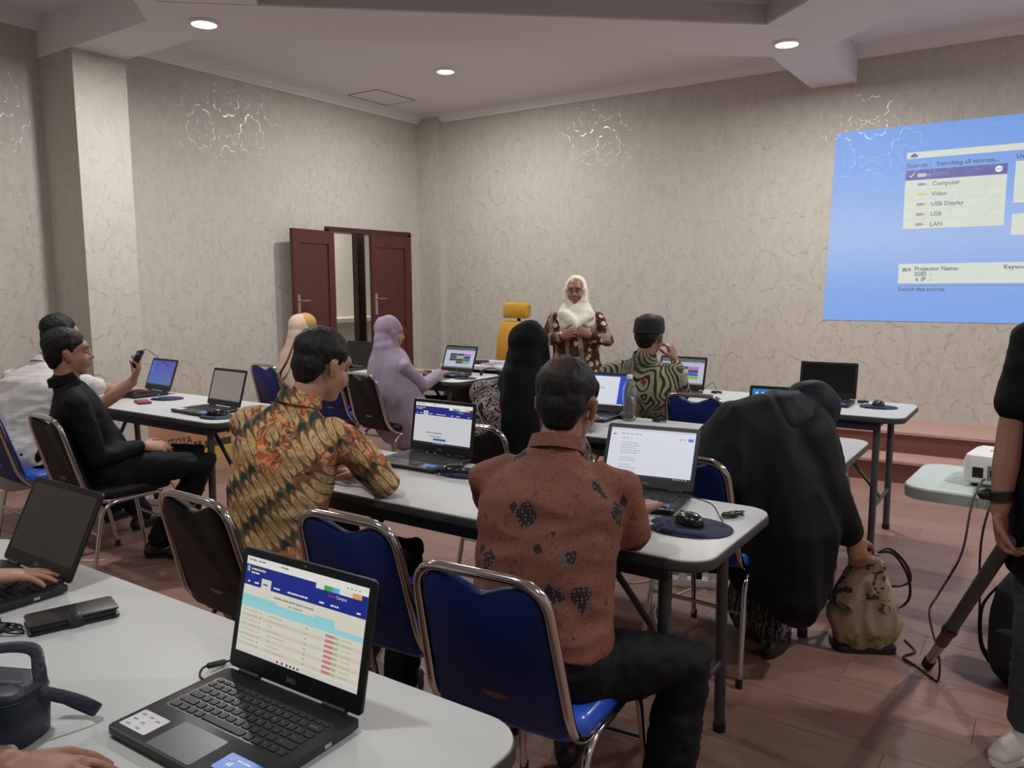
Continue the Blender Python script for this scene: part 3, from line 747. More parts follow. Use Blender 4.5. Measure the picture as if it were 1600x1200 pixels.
def scr_campus(body, table):
    def f(R, T, X):
        R(0, 0, 1, 1, body); R(0, 0, 1, .085, S(236, 234, 226), 1); R(0, .085, 1, .30, NAVY, 1)
        X('MY CAMPUS MAIN SYSTEM', .05, .135, .032, S(230, 210, 120)); X('Akademik Terpadu', .05, .17, .024, WHT)
        R(.012, .10, .036, .16, S(170, 180, 150), 2)
        for u, s in ((.03, 'Home'), (.09, 'Akademik'), (.26, 'Data Kuliah'), (.38, 'Jadwal Perkuliahan dan Jadwal Ujian'), (.64, 'Presensi'), (.73, 'Nilai dan KRS'), (.93, 'Keluar')): X(s, u, .27, .026, WHT)
        R(.15, .20, .235, .30, body, 2); X('Presensi', .165, .265, .028, S(90, 90, 100))
        for u0, u1, c in ((.60, .665, WHT), (.665, .73, S(76, 168, 84)), (.73, .785, S(96, 186, 226)), (.785, .885, WHT), (.885, .955, S(232, 164, 96))): R(u0, .085, u1, .135, c, 2)
        T('Smart', .70, .185, .045, S(210, 40, 80)); T('Campus', .765, .185, .045, WHT)
        for u in (.02, .1, .3): X('Sistem Informasi', u, .04, .022, S(120, 120, 125))
        for u in (.84, .87, .90, .93): R(u, .045, u+.008, .06, S(110, 110, 110), 2)
        if table:
            X('Rekapitulasi Presensi Kehadiran Mahasiswa Per Mata Kuliah', .27, .365, .032, S(160, 157, 150)); X('Kelas A Semester Gasal', .40, .41, .028, S(168, 165, 158))
            R(0, .40, .78, .47, S(150, 214, 220), 1); R(0, .47, 1, .525, S(158, 216, 222), 1)
            R(.30, .40, .62, .425, body, 2)
            for i in range(8):
                v = .55+i*.05
                if i % 2: R(.0, v-.012, 1, v+.03, S(216, 208, 190), 1)
                R(.02, v, .07, v+.012, S(150, 206, 190), 2)
                X('nama peserta kuliah', .08, v+.014, .02, S(196, 182, 164)); X('12%d' % i, .17, v+.014, .02, S(150, 150, 150))
                X(('mata kuliah umum semester ini', 'praktikum dan seminar pendahuluan akhir', 'statistika')[i % 3], .25, v+.014, .022, S(194, 186, 166)); X('Ruang', .56, v+.014, .02, S(170, 160, 140)); X('%d' % (3+i), .66, v+.014, .02, S(150, 150, 150))
                for k in range(8): R(.72+k*.0135, v-.006, .72+k*.0135+.0125, v+.022, S(206, 120, 128) if k < 5 else S(176, 190, 140), 2)
                for k in range(6): R(.845+k*.014, v, .845+k*.014+.008, v+.014, (S(170, 190, 130), S(214, 160, 120))[k // 4], 2)
        else:
            X('Selamat datang di sistem informasi akademik', .22, .735, .036, S(120, 122, 128)); X('silakan masuk menggunakan akun', .30, .815, .034, S(130, 132, 138)); R(.36, .85, .58, .905, S(70, 96, 170), 2)
        R(0, .955, 1, 1, S(214, 212, 205) if table else S(40, 44, 52), 1)
        for u in (.36, .40, .44, .47, .50, .53): R(u, .967, u+.015, .99, S(70, 70, 74) if table else S(160, 165, 175), 2)
    return f
def scr_doc(R, T, X):
    R(0, 0, 1, 1, S(228, 232, 242)); R(0, 0, 1, .05, S(210, 216, 228), 1); R(.92, .13, .98, .19, S(66, 128, 230), 1)
    for u in (.83, .87): R(u, .14, u+.012, .18, S(140, 146, 160), 1)
    X('Hasil', .03, .15, .04, S(110, 114, 124)); X('Beranda   Berkas   Sunting   Tampilan   Alat', .13, .13, .03, S(150, 154, 164)); X('normal   100   B  I  U', .15, .22, .03, S(160, 164, 174))
    for i, l in enumerate((.42, .46, .38, .5, .44, 0, .36, .42, 0, .30, .46, .4)):
        if l: X('uraian tugas dan materi pelatihan peserta'[:int(l*80)], .14, .32+i*.052, .034, S(186, 190, 202))
    R(0, .955, 1, 1, S(44, 48, 58), 1)
    for u in (.80, .83, .86, .90, .94): R(u, .966, u+.014, .99, S(190, 194, 204), 2)
def scr_google(R, T, X):
    R(0, 0, 1, 1, S(30, 74, 206)); R(0, .035, .88, .93, S(232, 234, 244), 1); R(0, .93, 1, .97, S(206, 214, 232), 1); R(0, .97, 1, 1, S(30, 34, 44), 1)
    T('Google', .44, .44, .10, S(130, 134, 146)); R(.62, .55, .63, .60, S(170, 174, 184), 2)
def scr_tiles(R, T, X):
    R(0, 0, 1, 1, S(196, 200, 214)); R(0, 0, 1, .09, S(86, 92, 112), 1); R(0, .09, 1, .17, S(60, 64, 80), 1); R(0, .13, 1, .19, S(182, 188, 206), 2)
    for u in (.62, .7, .8, .88): R(u, .1, u+.05, .15, S(150, 156, 172), 3)
    cs = [[S(66, 68, 86), S(60, 72, 150), S(198, 110, 200)], [S(62, 66, 84), S(196, 186, 60), S(62, 66, 96)], [S(62, 64, 84), S(62, 60, 80), S(50, 96, 200)], [None, S(74, 64, 84), S(140, 186, 50)]]
    for i, rw in enumerate(cs):
        for k, c in enumerate(rw):
            if c: R(.17+k*.235, .30+i*.125, .40+k*.235, .415+i*.125, c, 2)
    R(0, .94, 1, 1, S(120, 126, 142), 1)
def scr_desktop(R, T, X):
    for i in range(8): R(0, i/8, 1, (i+1)/8, S(30+4*i, 130+4*i, 214-2*i))
    for k, (u, v) in enumerate(((.05, .08), (.05, .24), (.05, .4), (.14, .08), (.4, .1), (.22, .08))): R(u, v, u+.035, v+.06, (S(230, 236, 244), S(240, 210, 120))[k % 2], 1)
    R(0, .94, 1, 1, S(22, 40, 66), 1)
def scr_blue(R, T, X):
    for i in range(8):
        for k in range(4): R(k/4, i/8, (k+1)/4, (i+1)/8, S(62+5*k+2*i, 84+4*i, 190-6*k))
    for k in range(3): R(.05, .08+k*.15, .09, .14+k*.15, S(150, 166, 214), 1)
    R(0, .95, 1, 1, S(40, 48, 90), 1)
laptop('laptop in the foreground showing a cream attendance table, no hands on it', -1.03, .835, 1.0, 12.5, scr_campus(S(224, 220, 204), True), True, 'wb',
       [(-W/2, -.045, .011), (-W/2-.025, -.04, .01), (-W/2-.045, -.015, .012), (-W/2-.04, .03, .005), (-W/2-.01, .075, .003), (-.12, .12, .003), (-.10, .15, .004), (-.095, .168, -.01), (-.095, .175, -.2), (-.095, .172, -.66)])
laptop('laptop with a dull dark screen at the left edge under a hand', -2.0, .873, 0, 26, 'glare', True, '')
laptop('laptop with a violet-blue screen before the man in the white shirt', -4.90, 2.985, -4.4, 20.5, scr_blue, False, 'w')
def scr_grey(R, T, X): R(0, 0, 1, 1, S(140, 130, 124)); R(0, .95, 1, 1, S(126, 118, 114), 1)
laptop('laptop with a blank grey screen near the free table end by the wall', -3.915, 2.785, -3, 16.5, scr_grey, False, 'wb')
laptop('laptop with coloured tiles on screen near the lilac headscarf', -3.895, 4.92, -2, 21, scr_tiles, False, 'b')
laptop('laptop mostly hidden behind the head of the man in tan batik', -4.93, 4.85, 0, 17, 'dark', False, '')
laptop('laptop with a white page and navy bar before the man in tan batik', -2.035, 2.455, -.4, 9, scr_campus(S(214, 216, 220), False), False, 'br')
laptop('laptop with a white document on screen before the man in rust-brown batik', -1.105, 2.41, 7, 25, scr_doc, False, 'bg')
laptop('laptop showing a search page framed in blue beside the water bottle', -2.03, 3.78, 2, 20.5, scr_google, False, 'b')
laptop('laptop with coloured tiles on screen before the man in the black cap', -2.0, 4.88, -1.4, 14.5, scr_tiles, False, '')
laptop('laptop with a black screen on the table nearest the stage', -1.10, 4.96, 1.5, 10, 'dark', False, 'b')
laptop('laptop with a sky-blue desktop behind the bending woman in black', -.985, 3.625, 4.8, 10, scr_desktop, False, 'b')
# ---------------------------------------------------------------- clothes
def pat(name, fn, rough=.75, bump=.1):
    g = G(name); o = g.obj(); c = fn(g, o)
    g.bump(g.noise(o, 500, 1), bump, .002)
    return g.fin(c, rough, 0, Specular_IOR_Level=.2)
def rust(g, o):
    v = g.voro(g.mapping(o, scale=(1, 1, .82)), 10.0, out='Distance', dist='MANHATTAN'); rnd = g.xyz(g.voro(g.mapping(o, scale=(1, 1, .82)), 10.0, out='Color', dist='MANHATTAN'))
    big = g.m('MULTIPLY', g.m('SUBTRACT', 1.0, g.step(g.m('ADD', v, g.m('MULTIPLY', g.noise(o, 22, 2), .22)), .54, .57)), g.step(rnd[0], .08, .10))
    ring = g.m('MULTIPLY', big, g.step(g.m('ADD', v, g.m('MULTIPLY', g.noise(o, 22, 2), .22)), .48, .495))
    sm = g.m('SUBTRACT', 1.0, g.step(g.voro(g.mapping(o, scale=(1, 1, .7)), 17, dist='MANHATTAN'), .24, .28)); sm = g.m('MULTIPLY', sm, g.step(g.noise(o, 4, 1), .53, .57))
    dots = g.m('SUBTRACT', 1.0, g.step(g.voro(o, 120, rnd=.3), .20, .34))
    line = g.m('SUBTRACT', 1.0, g.step(g.m('ABSOLUTE', g.m('SUBTRACT', g.noise(o, 13, 2, .5, 1.5), .5)), .004, .012))
    speck = g.m('MULTIPLY', g.m('SUBTRACT', 1.0, g.step(g.voro(o, 75), .16, .22)), .55)
    c = g.mix(g.noise(o, 5, 2), S(104, 66, 54), S(128, 84, 68))
    c = g.mix(g.m('MULTIPLY', line, .55), c, S(70, 38, 32)); c = g.mix(speck, c, S(66, 36, 30))
    c = g.mix(g.m('MAXIMUM', big, sm), c, S(48, 38, 38))
    c = g.mix(g.m('MULTIPLY', g.m('MULTIPLY', big, dots), .8), c, S(150, 118, 104))
    return g.mix(g.m('MULTIPLY', ring, .5), c, S(120, 100, 96))
def tan(g, o):
    x, y, z = g.xyz(o)
    h = g.m('ADD', x, g.m('MULTIPLY', y, .6))
    dg = g.m('ADD', g.m('MULTIPLY', h, .75), g.m('MULTIPLY', z, -1.0))       # diagonal coordinate
    al = g.m('ADD', h, g.m('MULTIPLY', z, .8))
    wv = g.m('SINE', g.m('MULTIPLY', al, 120.0))
    band = g.m('FRACT', g.m('MULTIPLY', g.m('ADD', dg, g.m('MULTIPLY', wv, .010)), 6.2))
    green = g.m('MULTIPLY', g.m('SUBTRACT', 1.0, g.step(g.m('ABSOLUTE', g.m('SUBTRACT', band, .5)), .07, .12)), g.step(g.m('ADD', wv, 1.0), .35, .55))
    feat = g.m('SINE', g.m('MULTIPLY', g.m('ADD', al, g.m('MULTIPLY', g.m('SINE', g.m('MULTIPLY', band, 6.283)), .014)), 200.0))
    px = g.m('SUBTRACT', g.m('FRACT', g.m('MULTIPLY', al, 30.0)), .5); py = g.m('SUBTRACT', g.m('FRACT', g.m('ADD', band, .5)), .5)
    pr2 = g.m('SQRT', g.m('ADD', g.m('MULTIPLY', g.m('MULTIPLY', px, px), 4.0), g.m('MULTIPLY', g.m('MULTIPLY', py, py), 5.2)))
    c = g.mix(g.step(pr2, .78, .98), S(196, 168, 122), S(112, 82, 56))
    c = g.mix(g.m('MULTIPLY', g.m('SUBTRACT', 1.0, g.step(g.m('ABSOLUTE', g.m('SUBTRACT', pr2, .45)), .05, .12)), .6), c, S(138, 106, 72))
    c = g.mix(g.m('MULTIPLY', g.step(g.noise(o, 60, 2), .5, .56), .35), c, S(120, 84, 52))
    c = g.mix(green, c, S(34, 62, 58))
    fl = g.noise(o, 9.5, 3, .6, .6)
    up = g.m('MAXIMUM', g.step(z, .82, .92), g.m('SUBTRACT', 1.0, g.step(z, .60, .68)))
    zone = g.m('MULTIPLY', g.step(g.noise(o, 3.2, 1), .32, .42), 1.0); zone = g.m('MULTIPLY', zone, g.m('MAXIMUM', up, .15))
    orange = g.m('MULTIPLY', g.step(fl, .50, .53), zone)
    c = g.mix(orange, c, g.mix(g.step(g.noise(o, 30, 1), .45, .55), S(192, 104, 62), S(214, 150, 110)))
    edge = g.m('SUBTRACT', 1.0, g.step(g.m('ABSOLUTE', g.m('SUBTRACT', fl, .54)), .008, .02))
    c = g.mix(g.m('MULTIPLY', edge, g.m('MULTIPLY', zone, .8)), c, S(48, 52, 46))
    low = g.m('SUBTRACT', 1.0, g.step(g.m('ADD', z, g.m('MULTIPLY', g.noise(o, 11, 2), .3)), .68, .72))
    return g.mix(g.m('MULTIPLY', low, g.step(g.noise(o, 16, 2), .42, .48)), c, S(24, 28, 34))
def sage(g, o):
    x, y, z = g.xyz(o)
    w1 = g.m('SINE', g.m('ADD', g.m('MULTIPLY', g.noise(o, 5.0, 1, .4, .6), 80.0), g.m('ADD', g.m('MULTIPLY', x, 190.0), g.m('MULTIPLY', z, 60.0))))
    ln = g.step(w1, -.45, -.05)
    c = g.mix(ln, S(46, 48, 40), S(150, 148, 118))
    c = g.mix(g.m('MULTIPLY', g.step(g.noise(o, 5, 1), .52, .60), .5), c, S(66, 66, 66))
    return g.mix(g.m('SUBTRACT', 1.0, g.step(g.voro(o, 7), .10, .13)), c, S(120, 50, 46))
def maroon(g, o):
    x, y, z = g.xyz(o)
    u = g.m('ADD', x, g.m('MULTIPLY', z, .18)); st_ = g.m('FRACT', g.m('MULTIPLY', u, 10.5))
    stripe = g.m('MULTIPLY', g.step(st_, .60, .64), g.m('SUBTRACT', 1.0, g.step(st_, .92, .96)))
    fine = g.step(g.wave(o, 60, 6, 3, 2), .4, .6)
    fl = g.m('SUBTRACT', 1.0, g.step(g.voro(o, 17, rnd=.8), .30, .40))
    c = g.mix(g.m('MULTIPLY', fl, 1.0), S(66, 36, 28), S(198, 178, 152))
    c = g.mix(g.m('MULTIPLY', g.m('SUBTRACT', 1.0, g.step(g.voro(o, 46), .2, .3)), .6), c, S(168, 140, 112))
    return g.mix(stripe, c, g.mix(fine, S(92, 70, 60), S(164, 148, 132)))
def mono(g, o):
    w1 = g.m('SINE', g.m('MULTIPLY', g.noise(o, 13.0, 1, .4, 1.2), 80.0)); ln = g.step(w1, -.2, .25)
    return g.mix(ln, S(38, 32, 36), S(172, 160, 158))
def grid(g, o):
    x, y, z = g.xyz(o)
    a = g.m('FRACT', g.m('MULTIPLY', g.m('ADD', x, y), 55.0)); b = g.m('FRACT', g.m('MULTIPLY', z, 55.0))
    l = g.m('MAXIMUM', g.step(a, .86, .9), g.step(b, .86, .9))
    return g.mix(g.m('MULTIPLY', l, .5), S(196, 192, 190), S(150, 146, 150))
def plain(a, b, sc=14): return lambda g, o: g.mix(g.noise(o, sc, 3), a, b)
RUST, TAN, SAGE, MAROON, MONO, GRID = (pat(n, f) for n, f in (('rust_brown_batik', rust), ('tan_orange_batik', tan), ('sage_swirl_batik', sage), ('maroon_cream_batik', maroon), ('black_white_print', mono), ('white_fine_check', grid)))
BLKS = pat('black_shirt_cloth', plain(S(9, 9, 10), S(14, 14, 16)))
BLKT = pat('black_trouser_cloth', plain(S(11, 12, 15), S(16, 17, 20)))
BLKH = pat('black_headscarf_cloth', plain(S(11, 11, 13), S(17, 17, 20)), .8)
NAVYH = pat('deep_navy_headscarf_cloth', plain(S(10, 12, 22), S(15, 18, 30)), .65)
ABAYA = pat('black_abaya_cloth', plain(S(9, 9, 11), S(14, 14, 17)), .7)
LILAC = pat('lilac_headscarf_cloth', plain(S(134, 122, 140), S(154, 142, 160)), .75)
BEIGE = pat('beige_headscarf_cloth', plain(S(186, 162, 142), S(204, 182, 162)), .75)
OCHRE = pat('ochre_headscarf_cloth', plain(S(172, 132, 78), S(190, 150, 96)), .75)
BROWNT = pat('brown_scarf_trim', plain(S(98, 70, 60), S(116, 84, 72)))
CREAM = pat('cream_headscarf_cloth', plain(S(208, 202, 188), S(224, 219, 206)), .75)
TEAL = pat('teal_sleeve_cloth', plain(S(20, 124, 146), S(30, 142, 164)))
PALEB = pat('pale_blue_cloth', plain(S(140, 168, 196), S(160, 186, 210)))
GREYD = pat('dark_grey_denim', plain(S(52, 56, 60), S(70, 74, 80), 40))
FOLI = pat('olive_leaf_print', lambda g, o: g.mix(g.step(g.wave(o, 14, 8, 2, 2), .45, .6), S(34, 34, 30), S(98, 94, 74)))
def skin(name, a, b):
    g = G(name); o = g.obj(); n = g.noise(o, 18, 3); g.bump(g.noise(o, 260, 2), .12, .002)
    return g.fin(g.mix(n, a, b), .5, 0, Subsurface_Weight=.08, Subsurface_Radius=(.012, .005, .003))
SK1 = skin('skin_light_brown', S(156, 112, 92), S(174, 130, 108))
SK2 = skin('skin_brown', S(132, 90, 74), S(150, 106, 88))
SK3 = skin('skin_deep_brown', S(122, 80, 64), S(142, 96, 78))
def hairm(name, thin=None, skincol=S(120, 84, 70)):
    g = G(name); o = g.obj(); n = g.noise(g.mapping(o, scale=(1, 1, .3)), 300, 2); g.bump(n, .5, .003)
    c = g.mix(n, S(7, 6, 7), S(16, 15, 15))
    if thin:
        d = g.n('ShaderNodeVectorMath', operation='DISTANCE'); g.set(d.inputs[0], o); d.inputs[1].default_value = thin
        k = g.m('MULTIPLY', g.m('SUBTRACT', 1.0, g.step(d.outputs['Value'], .015, .065)), g.m('ADD', .25, g.m('MULTIPLY', n, .5)))
        c = g.mix(k, c, skincol)
    return g.fin(c, .6, 0, Specular_IOR_Level=.35)
HAIR = hairm('black_hair')
EYEW, EYEB, LIP = mat('eye_white', S(150, 140, 132), .4), mat('eye_dark', S(24, 16, 12), .2), mat('lip_skin', S(132, 72, 64), .5)
SHOEB, SHOEW = mat('black_shoe_leather', S(20, 20, 22), .4), mat('white_shoe_leather', S(214, 210, 204), .45)

# ---------------------------------------------------------------- figure parts
def ik(a, b, l1, l2, pole):
    a, b, pole = V(a), V(b), V(pole); d = b-a; L = d.length
    if L > (l1+l2)*.999: s = L/(l1+l2)*1.001; l1 *= s; l2 *= s
    u = d.normalized(); x = (L*L+l1*l1-l2*l2)/(2*L); h = math.sqrt(max(0, l1*l1-x*x))
    p = pole-u*pole.dot(u); p = p.normalized() if p.length > 1e-6 else u.orthogonal().normalized()
    return a+u*x+p*h
def hand(q, W_, d, n, side, curl=.35, spread=.12, thumb=.3, sc=1.0):
    W_, d, n = V(W_), V(d).normalized(), V(n); n = (n-d*n.dot(d)).normalized()
    t = d.cross(n)*side
    q.limb([W_-d*.012*sc, W_+d*.025*sc, W_+d*.06*sc, W_+d*.084*sc], [(.024*sc, .018*sc), (.034*sc, .018*sc), (.040*sc, .0155*sc), (.040*sc, .012*sc)], 12, t, n, k=2.4)
    cl = curl if isinstance(curl, (list, tuple)) else [curl]*4
    for i in range(4):
        off = (.0315, .0105, -.0105, -.030)[i]; fw = (.084, .090, .086, .076)[i]; ln = (.070, .078, .072, .056)[i]
        di = (d+t*spread*(.55, .18, -.18, -.55)[i]).normalized(); K = W_+d*fw*sc+t*off*sc; pts = [K-di*.012*sc, K]; ang = 0
        for fr, cc in ((.45, .7), (.31, 1.0), (.24, .8)):
            ang += cl[i]*cc; K = K+(di*math.cos(ang)+n*math.sin(ang))*ln*fr*sc; pts.append(K)
        q.limb(pts, [.0088*sc, .0092*sc, .0083*sc, .0076*sc, .0064*sc], 8)
    b = W_+d*.022*sc+t*.026*sc; e = (d*.62+t*.72+n*thumb).normalized(); p1 = b+e*.042*sc
    e2 = (d*.85+t*.35+n*(thumb+.15)).normalized(); p2 = p1+e2*.034*sc; p3 = p2+(d*.95+t*.15+n*(thumb+.3)).normalized()*.026*sc
    q.limb([b, p1, p2, p3], [.014*sc, .0115*sc, .0098*sc, .0075*sc], 8)
def head_frame(c, look, roll=0.0):
    f = V(look).normalized(); r = f.cross(V((0, 0, 1))).normalized(); u = r.cross(f)
    if roll: R_ = Matrix.Rotation(roll, 3, f); r, u = R_ @ r, R_ @ u
    M_ = Matrix((r, f, u)).transposed(); return V(c), M_
def head_parts(q, H, sc=1.0):
    c, A = H; P = lambda x, y, z: c+A @ V((x, y, z))*sc
    E_ = lambda p, r: q.ell(P(*p), tuple(k*sc for k in r), A, 18, 12)
    E_((0, -.012, .034), (.074, .094, .082)); E_((0, .02, -.035), (.060, .068, .078)); E_((0, .050, -.088), (.030, .030, .024))
    E_((0, .062, .030), (.056, .028, .030)); E_((-.034, .052, -.035), (.027, .030, .034)); E_((.034, .052, -.035), (.027, .030, .034))
    q.limb([P(0, .084, .012), P(0, .096, -.012), P(0, .103, -.026)], [.008*sc, .0095*sc, .012*sc], 10)
    E_((-.012, .092, -.030), (.009, .010, .008)); E_((.012, .092, -.030), (.009, .010, .008))
    q.limb([P(-.019, .078, -.058), P(0, .086, -.056), P(.019, .078, -.058)], [.006*sc, .0085*sc, .006*sc], 8)
    q.limb([P(-.016, .077, -.068), P(0, .084, -.068), P(.016, .077, -.068)], [.006*sc, .0085*sc, .006*sc], 8)
    for s in (-1, 1):
        q.limb([P(s*.070, -.008, -.038), P(s*.079, -.014, -.012), P(s*.080, -.018, .012), P(s*.074, -.004, .020)], [.008*sc, .011*sc, .012*sc, .008*sc], 8, fl=.7)
        q.limb([P(s*.073, .002, -.030), P(s*.075, .0, .0)], [.008*sc, .009*sc], 8)
def face_bits(H, par, base, sc=1.0, brows=True, glasses=False):
    c, A = H; P = lambda x, y, z: c+A @ V((x, y, z))*sc-base
    for s in (-1, 1):
        q = MB(); q.ell(P(s*.031, .0735, .004), (.0125*sc, .009*sc, .0062*sc), A, 12, 8); e = q.build('eye', EYEW, par, 180)
        q = MB(); q.ell(P(s*.031, .0800, .004), (.0055*sc, .0035*sc, .0055*sc), A, 10, 6); q.build('iris', EYEB, e, 180)
        if brows: q = MB(); q.limb([P(s*.014, .088, .024), P(s*.032, .085, .029), P(s*.048, .073, .024)], [.003*sc, .0035*sc, .002*sc], 6); q.build('eyebrow', HAIR, par, 180)
    q = MB(); q.limb([P(-.018, .084, -.0622), P(0, .092, -.061), P(.018, .084, -.0622)], [.0035*sc, .0055*sc, .0035*sc], 8, fl=.7); q.build('lips', LIP, par, 180)
    if glasses:
        q = MB()
        for s in (-1, 1):
            q.tube([P(s*.033+.022*math.cos(a*PI/9), .098, .002+.017*math.sin(a*PI/9)) for a in range(18)], .0014, 6, closed=True)
            q.tube([P(s*.055, .098, .006), P(s*.076, .05, .008), P(s*.078, -.005, .004)], .0014, 6)
        q.tube([P(-.011, .099, .004), P(.011, .099, .004)], .0014, 6); q.build('glasses', mat('spectacle_metal', S(60, 52, 50), .35, .6), par, 60)
def short_hair(H, par, base, m_=None, sc=1.0, quiff=0.0, seed=1, nape=-.055, voxel=.0055):
    c, A = H; q = MB(); P = lambda x, y, z: c+A @ V((x, y, z))*sc-base
    q.ell(P(0, -.020, .048), (.082*sc, .098*sc, .082*sc), A, 18, 12)
    q.ell(P(0, -.058, .0), (.070*sc, .052*sc, .068*sc), A, 14, 10); q.ell(P(0, -.062, nape+.02), (.054*sc, .036*sc, .045*sc), A, 14, 10)
    for s in (-1, 1): q.limb([P(s*.070, .010, .05), P(s*.073, .010, .012)], [.017*sc, .007*sc], 8)
    if quiff:
        for i in range(5): q.limb([P(-.05+.025*i, .03, .098), P(-.055+.028*i, .075, .10+quiff*.5), P(-.05+.03*i, .105, .085+quiff)], [.022*sc, .017*sc, .007*sc], 8)
    me = remesh(q, voxel, 5); wrinkle(me, .003, 45, (1, 1, .5), seed); wrinkle(me, .003, 120, (1, 1, .4), seed+2)
    me.materials.append(m_ or HAIR); return link('hair', me, par)

def person(name, label, hip, neck, head, look, right, feet, knees=None, hands=None, elbows=None, top=RUST, bottom=BLKT, skinm=SK2,
           sleeve=1.0, hem=.06, hair='short', hairmat=None, quiff=0, w=1.0, vox=.0065, face=False, hroll=0, shoe=SHOEB, bottom_r=1.0, collar=True,
           hspec=None, glasses=False, amp=.006, shirt_vox=.011, skirt=False, sc=1.0, belly=0, seed=1, shdrop=.068, bare_legs=False, foot_dir=None, shoulder_w=.175, puff=0.0):
    """one figure; all points in world metres.  hands: {'R': (wrist, dir, palm normal, curl, spread, thumb)}"""
    base = V((hip[0], hip[1], 0)); L = lambda p: V(p)-base
    t = thing(name, label, 'person', base, 0)
    hip, neck = L(hip), L(neck); head = L(head)
    up = (neck-hip).normalized(); rt = V(right).normalized(); rt = (rt-up*rt.dot(up)).normalized(); fw = up.cross(rt)
    tl = (neck-hip).length; mid = hip+up*tl*.45-fw*.018
    sh = {s: neck-up*shdrop*1.0+rt*(shoulder_w*w*(1 if s == 'R' else -1))-up*.012 for s in 'RL'}
    Hd = head_frame(head, look, hroll)
    hands = hands or {}; elbows = elbows or {}; E_ = {}; Wr = {}
    for s in 'RL':
        if s not in hands: continue
        W_ = L(hands[s][0]); pole = elbows.get(s)
        if isinstance(pole, dict): E_[s] = L(pole['at'])
        else: E_[s] = ik(sh[s], W_, .285*sc, .25*sc, V(pole) if pole is not None else (-up+rt*(.3 if s == 'R' else -.3)-fw*.4))
        Wr[s] = W_
    hj = {s: hip+rt*(.09 if s == 'R' else -.09)+V((0, 0, 0)) for s in 'RL'}
    K_ = {}; F_ = {}
    for s in 'RL':
        F_[s] = L(feet[s])
        if knees and s in knees: K_[s] = L(knees[s])
        else: K_[s] = ik(hj[s], F_[s]+V((0, 0, .07)), .42*sc, .42*sc, fw+V((0, 0, .8)))
    # body: one continuous surface
    q = MB(); head_parts(q, Hd, sc)
    q.limb([neck-up*.05, neck*.45+(head+Hd[1] @ V((0, -.02, -.06)))*.55, head+Hd[1] @ V((0, -.015, -.03))*sc], [.062*sc, .053*sc, .052*sc], 14)
    q.limb([hip, mid, neck-up*.10], [(.125*w, .085), (.115*w, .08), (.12*w, .075)], 14, rt, fw)
    for s in 'RL':
        if s in Wr:
            q.limb([neck-up*.08, sh[s], (sh[s]*.5+E_[s]*.5), E_[s], (E_[s]*.55+Wr[s]*.45), Wr[s]], [.04*sc, .042*sc, .040*sc, .036*sc, .036*sc, .026*sc], 12)
            hd = hands[s]; hand(q, Wr[s], hd[1], hd[2], 1 if s == 'R' else -1, *(hd[3:6] if len(hd) > 3 else ()), sc=sc)
        q.limb([hip, hj[s], (hj[s]+K_[s])*.5, K_[s], (K_[s]*.6+F_[s]*.4), F_[s]+V((0, 0, .07))], [.07, .07, .062, .048, .046, .034], 12)
    bm_ = remesh(q, vox, 3, .5); bm_.materials.append(skinm); bo = link('body', bm_, t)
    if face: face_bits(Hd, t, V((0, 0, 0)), sc, True, glasses)
    if hair == 'short': short_hair(Hd, t, V((0, 0, 0)), hairmat, sc, quiff, seed)
    # shirt
    q = MB(); hem_p = hip-up*hem*.0+V((0, 0, -hem*.35))-up*hem*.5
    q.limb([hem_p, hip, hip+up*tl*.22-fw*.006, mid+fw*belly, hip+up*tl*.72-fw*.02, neck-up*.085-fw*.008, neck-up*.022, neck+up*.012],
           [(.175*w+puff, .140+puff*.6), (.172*w+puff, .138+puff*.6), (.162*w+puff, .128+belly*.7), (.166*w+puff*.7, .125+belly*.7), (.178*w+puff*.5, .122), (.168*w, .098), (.100*w, .072), (.062, .060)], 24, rt, fw, k=2.5)
    for s in 'RL':
        q.ell(sh[s]-up*.004, (.056*w, .056*w, .054*w), None, 12, 8)
        if s in Wr:
            a, b, c = sh[s], E_[s], Wr[s]; f = sleeve[s] if isinstance(sleeve, dict) else sleeve
            pts = [neck-up*.045+(a-neck)*.35, neck*.3+a*.7-up*.004, a, a*.5+b*.5]; rad = [.048, .054, .058, .058]
            if f <= 1: pts += [a*(1-f)+b*f] if f < 1 else [b]; rad += [.054+puff*.3]
            else: g_ = f-1; pts += [b, b*(1-g_*.5)+c*g_*.5, b*(1-g_)+c*g_]; rad += [.054+puff*.3, .050+puff*.3, .042+puff*.25]
            q.limb(pts, [r*sc for r in rad], 14)
        else: q.limb([sh[s], sh[s]-up*.26+rt*(.05 if s == 'R' else -.05)], [.066, .06], 12)
    sm_ = remesh(q, shirt_vox, 5, .5)
    wrinkle(sm_, amp*.8, 7, (1, 1, 1.3), seed); wrinkle(sm_, amp*.25, 20, (1, 1, .8), seed+5); wrinkle(sm_, amp*.45, 9, (1, 1, 2.0), seed+9, True)
    sm_.materials.append(top); so = link('shirt', sm_, t)
    if collar:
        q = MB(); rs = []
        for i in range(19):
            a = math.radians(-145+290*i/18); c_ = neck+up*.018-fw*.004; d_ = rt*math.sin(a)*.066-fw*math.cos(a)*.064
            rs.append([c_+d_+up*.0-up*.012, c_+d_*.93+up*.026, c_+d_*1.03+up*.026, c_+d_*1.16-up*.012])
        q.rings(rs); q.build('collar', top, so, 60)
    # trousers or skirt
    q = MB(); br = bottom_r
    q.limb([hip-rt*.07, hip+rt*.07], [.13*w, .13*w], 14)
    for s in 'RL':
        an = F_[s]+V((0, 0, .10)); a, b = hj[s], K_[s]
        q.limb([a*.82+b*.18, (a+b)*.5, b, b*.6+an*.4, an], [.086*br, .088*br, .078*br, .070*br, .062*br], 14)
